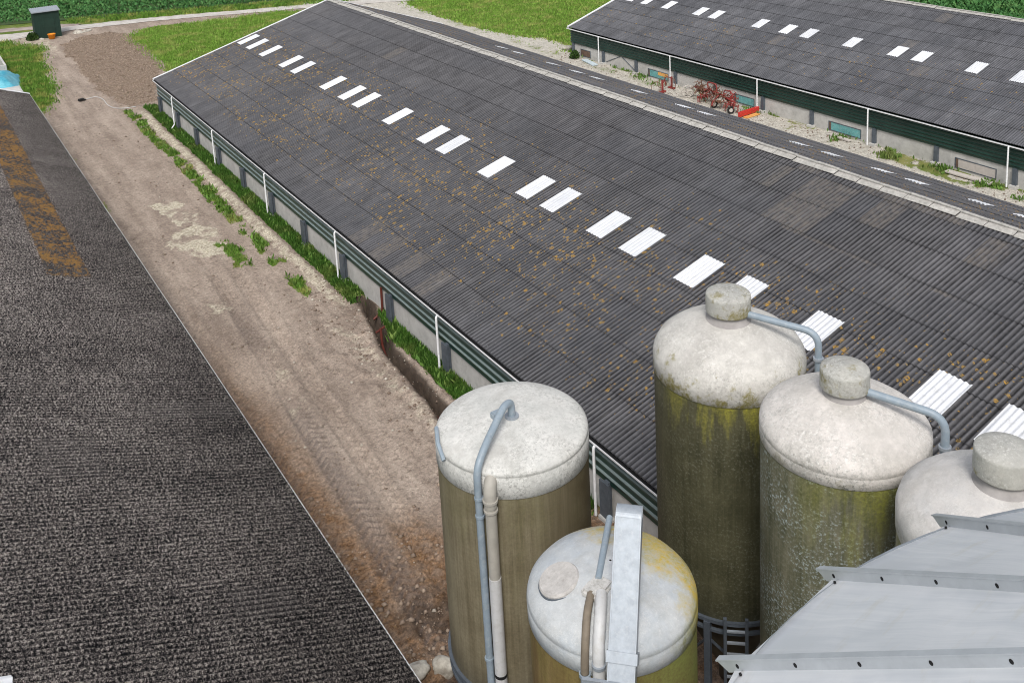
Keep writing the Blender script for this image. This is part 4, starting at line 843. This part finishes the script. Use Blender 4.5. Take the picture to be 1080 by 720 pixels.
lathe('tub', [(.02, .03), (.3, .03), (.38, .5), (.42, .52), (.42, .55), (.36, .55), (.3, .1), (.02, .1)], M['orange'], oc, 32)
def stone(name, label, x, y, r, sq=(1, .8, .6), seed=0, group=None):
    bm = bmesh.new(); bmesh.ops.create_icosphere(bm, subdivisions=3, radius=1); q = np.random.default_rng(seed); ph = q.uniform(0, 6, 9)
    for v in bm.verts:
        c = v.co; d = 1 + .16 * math.sin(c.x * 3 + ph[0]) * math.sin(c.y * 2.5 + ph[1]) + .12 * math.sin(c.z * 4 + ph[2]) + .08 * math.sin(c.x * 7 + c.y * 6 + ph[3]); v.co = Vector((c.x * sq[0], c.y * sq[1], c.z * sq[2])) * d * r
    o = obj(name, bm, M['stone'], None, True); o.location = (x, y, float(height(np.array([x]), np.array([y]))[0]) + r * sq[2] * .35); o.rotation_euler = (0, 0, q.uniform(0, 6)); return tag(o, label, 'stone', group)
stone('stone', 'grey limestone block at the bottom beside the mossy roof gutter', 8.62, 20.2, .34, (1.2, .8, .6), 1)
stone('stone', 'pale limestone block against the left edge of the brown silo', 9.35, 19.9, .3, (.8, 1.1, .8), 2)
stone('stone', 'white boulder on the grass at the gable of the far barn', 50.6, 71.9, .4, (1.2, .9, .7), 4)
stone('stone', 'white stone beside the shed at the end of the pale road', 16.6, 115.4, .45, (1.3, .8, .6), 5)
stone('stone', 'flat pale stone among rubble right of the shed', 17.6, 115.7, .4, (1.6, .8, .4), 6)
stone('stone', 'pale stone at the grass edge under the shed', 12.9, 114.5, .25, (1.3, .8, .6), 7)
# white curved hose and dark scrap on the track
bm = bmesh.new(); P = smooth_path([(11.9, 85.5), (12.6, 85.9), (13.1, 85.8), (13.35, 84.6), (13.3, 82.9), (13.5, 81.3), (13.9, 80.6), (14.8, 80.4)] and [(11.9, 85.5, 0), (12.6, 85.9, 0), (13.1, 85.8, 0), (13.35, 84.6, 0), (13.3, 82.9, 0), (13.5, 81.5, 0), (14.0, 80.8, 0), (15.0, 80.5, 0)], 6)
for p in P: p.z = float(height(np.array([p.x]), np.array([p.y]))[0]) + .04
tube(bm, P, .026, 8); tag(obj('hose', bm, M['whitepipe'], None, True), 'white hose lying in a bend across the dirt track', 'hose')
bm = bmesh.new(); bx(bm, -.25, .25, -.12, .12, -.02, .16); bx(bm, .1, .35, -.2, .05, .0, .1); bmesh.ops.bevel(bm, geom=bm.edges[:], offset=.03, segments=1, affect='EDGES')
o = obj('rubber_scrap', bm, M['tyre']); o.location = (11.8, 85.4, .08); o.rotation_euler = (.1, .1, .6); tag(o, 'black scrap of rubber on the dirt track beside the white hose end', 'scrap')
# red drain pipe lying in the trench
bm = bmesh.new(); tube(bm, smooth_path([(15.3, 36.2, -.36), (15.05, 35.3, -.42), (14.95, 34.3, -.46), (14.88, 32.6, -.44), (14.74, 30.3, -.44), (14.6, 28.5, -.42), (14.5, 25, -.42)], 6), .055, 10); tube(bm, [(15.3, 36.2, -.4), (15.34, 36.35, .32)], .06, 8); tube(bm, [(15.1, 36.3, .22), (15.55, 36.4, .3)], .05, 8); tag(obj('drain_pipe', bm, M['terracotta'], None, True), 'red brown drain pipe laid in the narrow trench beside the grass verge', 'pipe')
# blue tarpaulin heap and its concrete slab
hp = thing('silage_heap', 'low heap under a bright blue tarpaulin at the left edge behind the mossy barn', 'silage heap', (6.3, 95.5, 0))
nx, ny = 30, 34; X, Y = np.meshgrid(np.linspace(-3.6, 2.25, nx), np.linspace(-2.6, 2.9, ny), indexing='ij'); hx = np.minimum(X + 3.6, 2.25 - X); hy = np.minimum(Y + 2.6, 2.9 - Y); Zt = .25 + .9 * sstep(0, 1.3, np.minimum(hx, hy)) + fbm(X.ravel() + 9, Y.ravel() + 9, 1.1, 301).reshape(X.shape) * .35
Zt = np.where(np.minimum(hx, hy) < .02, .02, Zt); X = X + (Y * .12)
i, j = np.meshgrid(np.arange(nx - 1), np.arange(ny - 1), indexing='ij'); q = (i * ny + j).ravel()
link('tarpaulin', npmesh('tarpaulin', np.stack([X.ravel(), Y.ravel(), Zt.ravel()], 1), np.stack([q, q + ny, q + ny + 1, q + 1], 1), None, True), M['tarp'], hp)
cw = thing('concrete_wall', 'grey ribbed concrete wall between blue tarpaulin and the mossy barn gable', 'wall', (7.7, 90, 0))
bm = bmesh.new(); bx(bm, -4, .35, -1.6, 2.3, 0, .6)
for k in range(7): bx(bm, .35, .41, -1.5 + k * .55, -1.2 + k * .55, 0, .7)
for k in range(8): bx(bm, -3.8 + k * .5, -3.55 + k * .5, -1.67, -1.6, 0, .62)
obj('slab', bm, M['concrete'], cw)
sw = thing('concrete_wall', 'low concrete wall edging the grass beyond the blue tarpaulin', 'wall', (7.75, 101, 0))
bm = bmesh.new(); bx(bm, 0, .18, -2.2, 6, 0, 1.2); bx(bm, -4, -.002, -2.2, -2.02, 0, 1.2); bmesh.ops.bevel(bm, geom=bm.edges[:], offset=.02, segments=1, affect='EDGES'); obj('wall_panel', bm, M['concrete'], sw)
# ------------------------------------------------------------------ red farm implements at the far barn
def ring_bm(bm, c, r, t, axis, n=18):
    c = Vector(c); ax = Vector(axis).normalized(); a = Vector((0, 0, 1)) if abs(ax.z) < .9 else Vector((1, 0, 0)); u = (a - ax * a.dot(ax)).normalized(); v = ax.cross(u)
    tube(bm, [c + (u * math.cos(2 * math.pi * k / n) + v * math.sin(2 * math.pi * k / n)) * r for k in range(n + 1)], t, 6)
td_ = thing('hay_tedder', 'folded red hay tedder with rusty tine rotors parked by the far barn wall', 'farm implement', (48.55, 51.0, 0), R(-6))
bm = bmesh.new(); tube(bm, [(-.1, -2.3, .75), (.05, 0, .95), (-.05, 2.3, .8)], .07, 8); tube(bm, [(0, -.5, .9), (-.7, -.6, .5), (-1.0, -.9, .35)], .05, 6); tube(bm, fillet([(0, .8, .95), (0, .9, 1.5), (0, -.1, 1.55), (0, -.2, .95)], .2), .05, 8); tube(bm, fillet([(.1, -1.9, .8), (.1, -1.7, 1.35), (.1, -.9, 1.3), (.1, -.8, .9)], .2), .045, 8); obj('frame', bm, M['red'], td_)
for q, (y, x, zz, ax) in enumerate(((-2.1, -.2, .55, (.5, .3, .8)), (-1.3, .15, .7, (.8, .1, .5)), (-.4, -.1, .8, (.3, .6, .7)), (.5, .2, .75, (.7, -.3, .6)), (1.3, -.1, .8, (.5, .2, .8)), (2.0, .15, .62, (.9, .1, .4)), (-1.7, .1, .95, (.9, .4, .1)), (-.9, -.35, .5, (.3, .2, .9)), (.1, .1, 1.05, (.8, .5, .2)), (.9, -.3, .5, (.2, .6, .8)), (1.6, .0, 1.0, (.9, .3, .2)))):
    bm = bmesh.new(); c = Vector((x, y, zz)); axv = Vector(ax).normalized(); u = axv.orthogonal().normalized(); v = axv.cross(u)
    for k in range(7):
        a = 2 * math.pi * k / 7 + q; d = u * math.cos(a) + v * math.sin(a); tube(bm, [c, c + d * .52], .03, 5); tube(bm, [c + d * .5, c + d * .58 - axv * .42], .016, 4); tube(bm, [c + d * .46, c + d * .5 - axv * .42], .016, 4)
    ring_bm(bm, c, .3, .022, axv, 14); ring_bm(bm, c + axv * .05, .5, .014, axv, 18); tube(bm, [c - axv * .1, c + axv * .12], .12, 10); obj('rotor', bm, M['red'] if q % 3 == 0 else M['rust'], td_)
for x, y in ((-.5, -.5), (-.45, -2.3)):
    w = thing('x', None, None) if False else None
    bm = bmesh.new(); ring_bm(bm, (x, y, .27), .2, .075, (.25, 1, 0), 20); wh = obj('wheel', bm, M['tyre'], td_, True)
    bm = bmesh.new(); tube(bm, [(x - .02, y - .06, .27), (x + .02, y + .06, .27)], .14, 14); obj('rim', bm, M['paleboard'], wh)
rk = thing('wheel_rake', 'pale spoked rake wheel standing beside the red tedder', 'farm implement', (48.3, 53.6, 0))
bm = bmesh.new(); ring_bm(bm, (0, 0, .5), .46, .035, (.5, .9, .1), 22); ring_bm(bm, (.25, .1, .42), .3, .06, (.6, .8, .1), 20)
for k in range(8): a = k * math.pi / 4; tube(bm, [(0, 0, .5), (.9 * .46 * math.cos(a), -.5 * .46 * math.cos(a), .5 + .46 * math.sin(a))], .015, 4)
tube(bm, [(-.5, .9, .08), (.0, .0, .5)], .03, 6); obj('wheel', bm, M['paleboard'], rk)
def rake_post(label, x, y, h, rot):
    t = thing('rake_arm', label, 'farm implement', (x, y, 0), rot); bm = bmesh.new(); bx(bm, -.06, .06, -.06, .06, 0, h); bx(bm, -.3, .3, -.14, .14, 0, .09); tube(bm, fillet([(0, 0, h - .1), (.5, .1, h - .05), (.75, .15, .3)], .2), .035, 6); obj('arm', bm, M['red'], t)
    bm = bmesh.new(); ring_bm(bm, (-.5, .25, .5), .42, .022, (.4, .9, 0), 20); ring_bm(bm, (.35, .25, .62), .4, .02, (.5, .9, .1), 20); obj('tine_hoop', bm, M['rust'], t)
rake_post('upright red rake arm with a wire hoop standing on the pale gravel strip', 47.85, 55.9, .95, .3)
rake_post('red rake arm with hoops against the white downpipe of the far barn', 49.1, 56.3, .9, 1.6)
dr = thing('drawbar', 'bright red beam with an orange yellow board lying at the white downpipe', 'farm implement', (48.55, 47.75, 0), R(4))
bm = bmesh.new(); bx(bm, -1.0, 1.0, -.1, .1, .08, .42); bmesh.ops.bevel(bm, geom=bm.edges[:], offset=.02, segments=1, affect='EDGES'); obj('beam', bm, simple('bright_red_paint', (.5, .03, .022), .4, 0, .15, 5, .5), dr)
bm = bmesh.new(); bx(bm, -.75, .6, -.5, -.13, .02, .07); obj('board', bm, M['yellow'], dr)
# planks on the gravel by the far barn
def plank(label, x, y, l, w, rot, m):
    o = obj('plank', box(-w / 2, w / 2, -l / 2, l / 2, 0, .09, .01), m); o.location = (x, y, .05); o.rotation_euler = (0, 0, rot); return tag(o, label, 'plank')
plank('long pale concrete plank below the pale boarded window of the far barn', 49.15, 31.6, 2.7, .42, R(2), M['paleboard'])
plank('white plank below the teal window beside green weeds', 49.2, 40.6, 1.8, .3, R(-3), M['paleboard'])
plank('light blue grey plank at the near end of the far barn wall', 49.05, 66.6, 2.2, .5, R(-12), simple('pale_blue_board', (.5, .58, .62), .6, 0, .12, 4))
# steel offcut at the foot of the silo frame
bm = bmesh.new(); bx(bm, -.11, .11, -.5, .5, -.012, 0); bx(bm, -.11, -.098, -.5, .5, 0, .09); bx(bm, .098, .11, -.5, .5, 0, .09)
o = obj('steel_channel', bm, M['galv']); o.location = (11.15, 11.2, 1.9); o.rotation_euler = (R(50), 0, R(-30)); tag(o, 'short galvanised channel leaning at the silo legs beside the ladder', 'steel channel')
# ------------------------------------------------------------------ camera
Rm = np.array([[0.841745, -0.152096, 0.518007], [-0.537508, -0.146364, 0.830459], [-0.050492, -0.977468, -0.204954]])
cam = bpy.data.cameras.new('camera'); co = bpy.data.objects.new('camera', cam); COL.objects.link(co)
mw = Matrix.Identity(4)
for i in range(3):
    mw[i][0] = Rm[i][0]; mw[i][1] = -Rm[i][1]; mw[i][2] = -Rm[i][2]
mw.translation = (0, 0, CAMZ); co.matrix_world = mw
cam.sensor_width = 36; cam.lens = 36 * 1060.984 / 1080; cam.shift_y = -(360 - 18.989) / 1080; cam.shift_x = 0; cam.clip_end = 6000; cam.clip_start = .1
SC.camera = co
# ------------------------------------------------------------------ light : bright overcast
el, az = R(52), R(215)      # sun behind and left of the camera; azimuth clockwise from +Y
w = bpy.data.worlds.new('World'); SC.world = w; w.use_nodes = True; nt = w.node_tree; nt.nodes.clear()
sk = nt.nodes.new('ShaderNodeTexSky'); sk.sky_type = 'NISHITA'; sk.sun_disc = False; sk.sun_elevation = el; sk.sun_rotation = az; sk.air_density = 1.0; sk.dust_density = 3.0; sk.ozone_density = 1.0
hs = nt.nodes.new('ShaderNodeHueSaturation'); hs.inputs['Saturation'].default_value = .35; nt.links.new(sk.outputs[0], hs.inputs['Color'])
bg = nt.nodes.new('ShaderNodeBackground'); bg.inputs[1].default_value = .122; nt.links.new(hs.outputs[0], bg.inputs[0]); wo = nt.nodes.new('ShaderNodeOutputWorld'); nt.links.new(bg.outputs[0], wo.inputs[0])
sl = bpy.data.lights.new('sun', 'SUN'); sl.energy = 1.6; sl.angle = R(17); sl.color = (1, .965, .92); so = bpy.data.objects.new('sun', sl); COL.objects.link(so)
sd = Vector((math.sin(az) * math.cos(el), math.cos(az) * math.cos(el), math.sin(el))); so.rotation_euler = sd.to_track_quat('Z', 'Y').to_euler(); so.location = (0, 0, 60)
SC.view_settings.view_transform = 'Standard'; SC.view_settings.look = 'None'; SC.view_settings.exposure = 0.45; SC.view_settings.gamma = 1
SC.render.engine = 'CYCLES'; SC.cycles.filter_width = 1.0
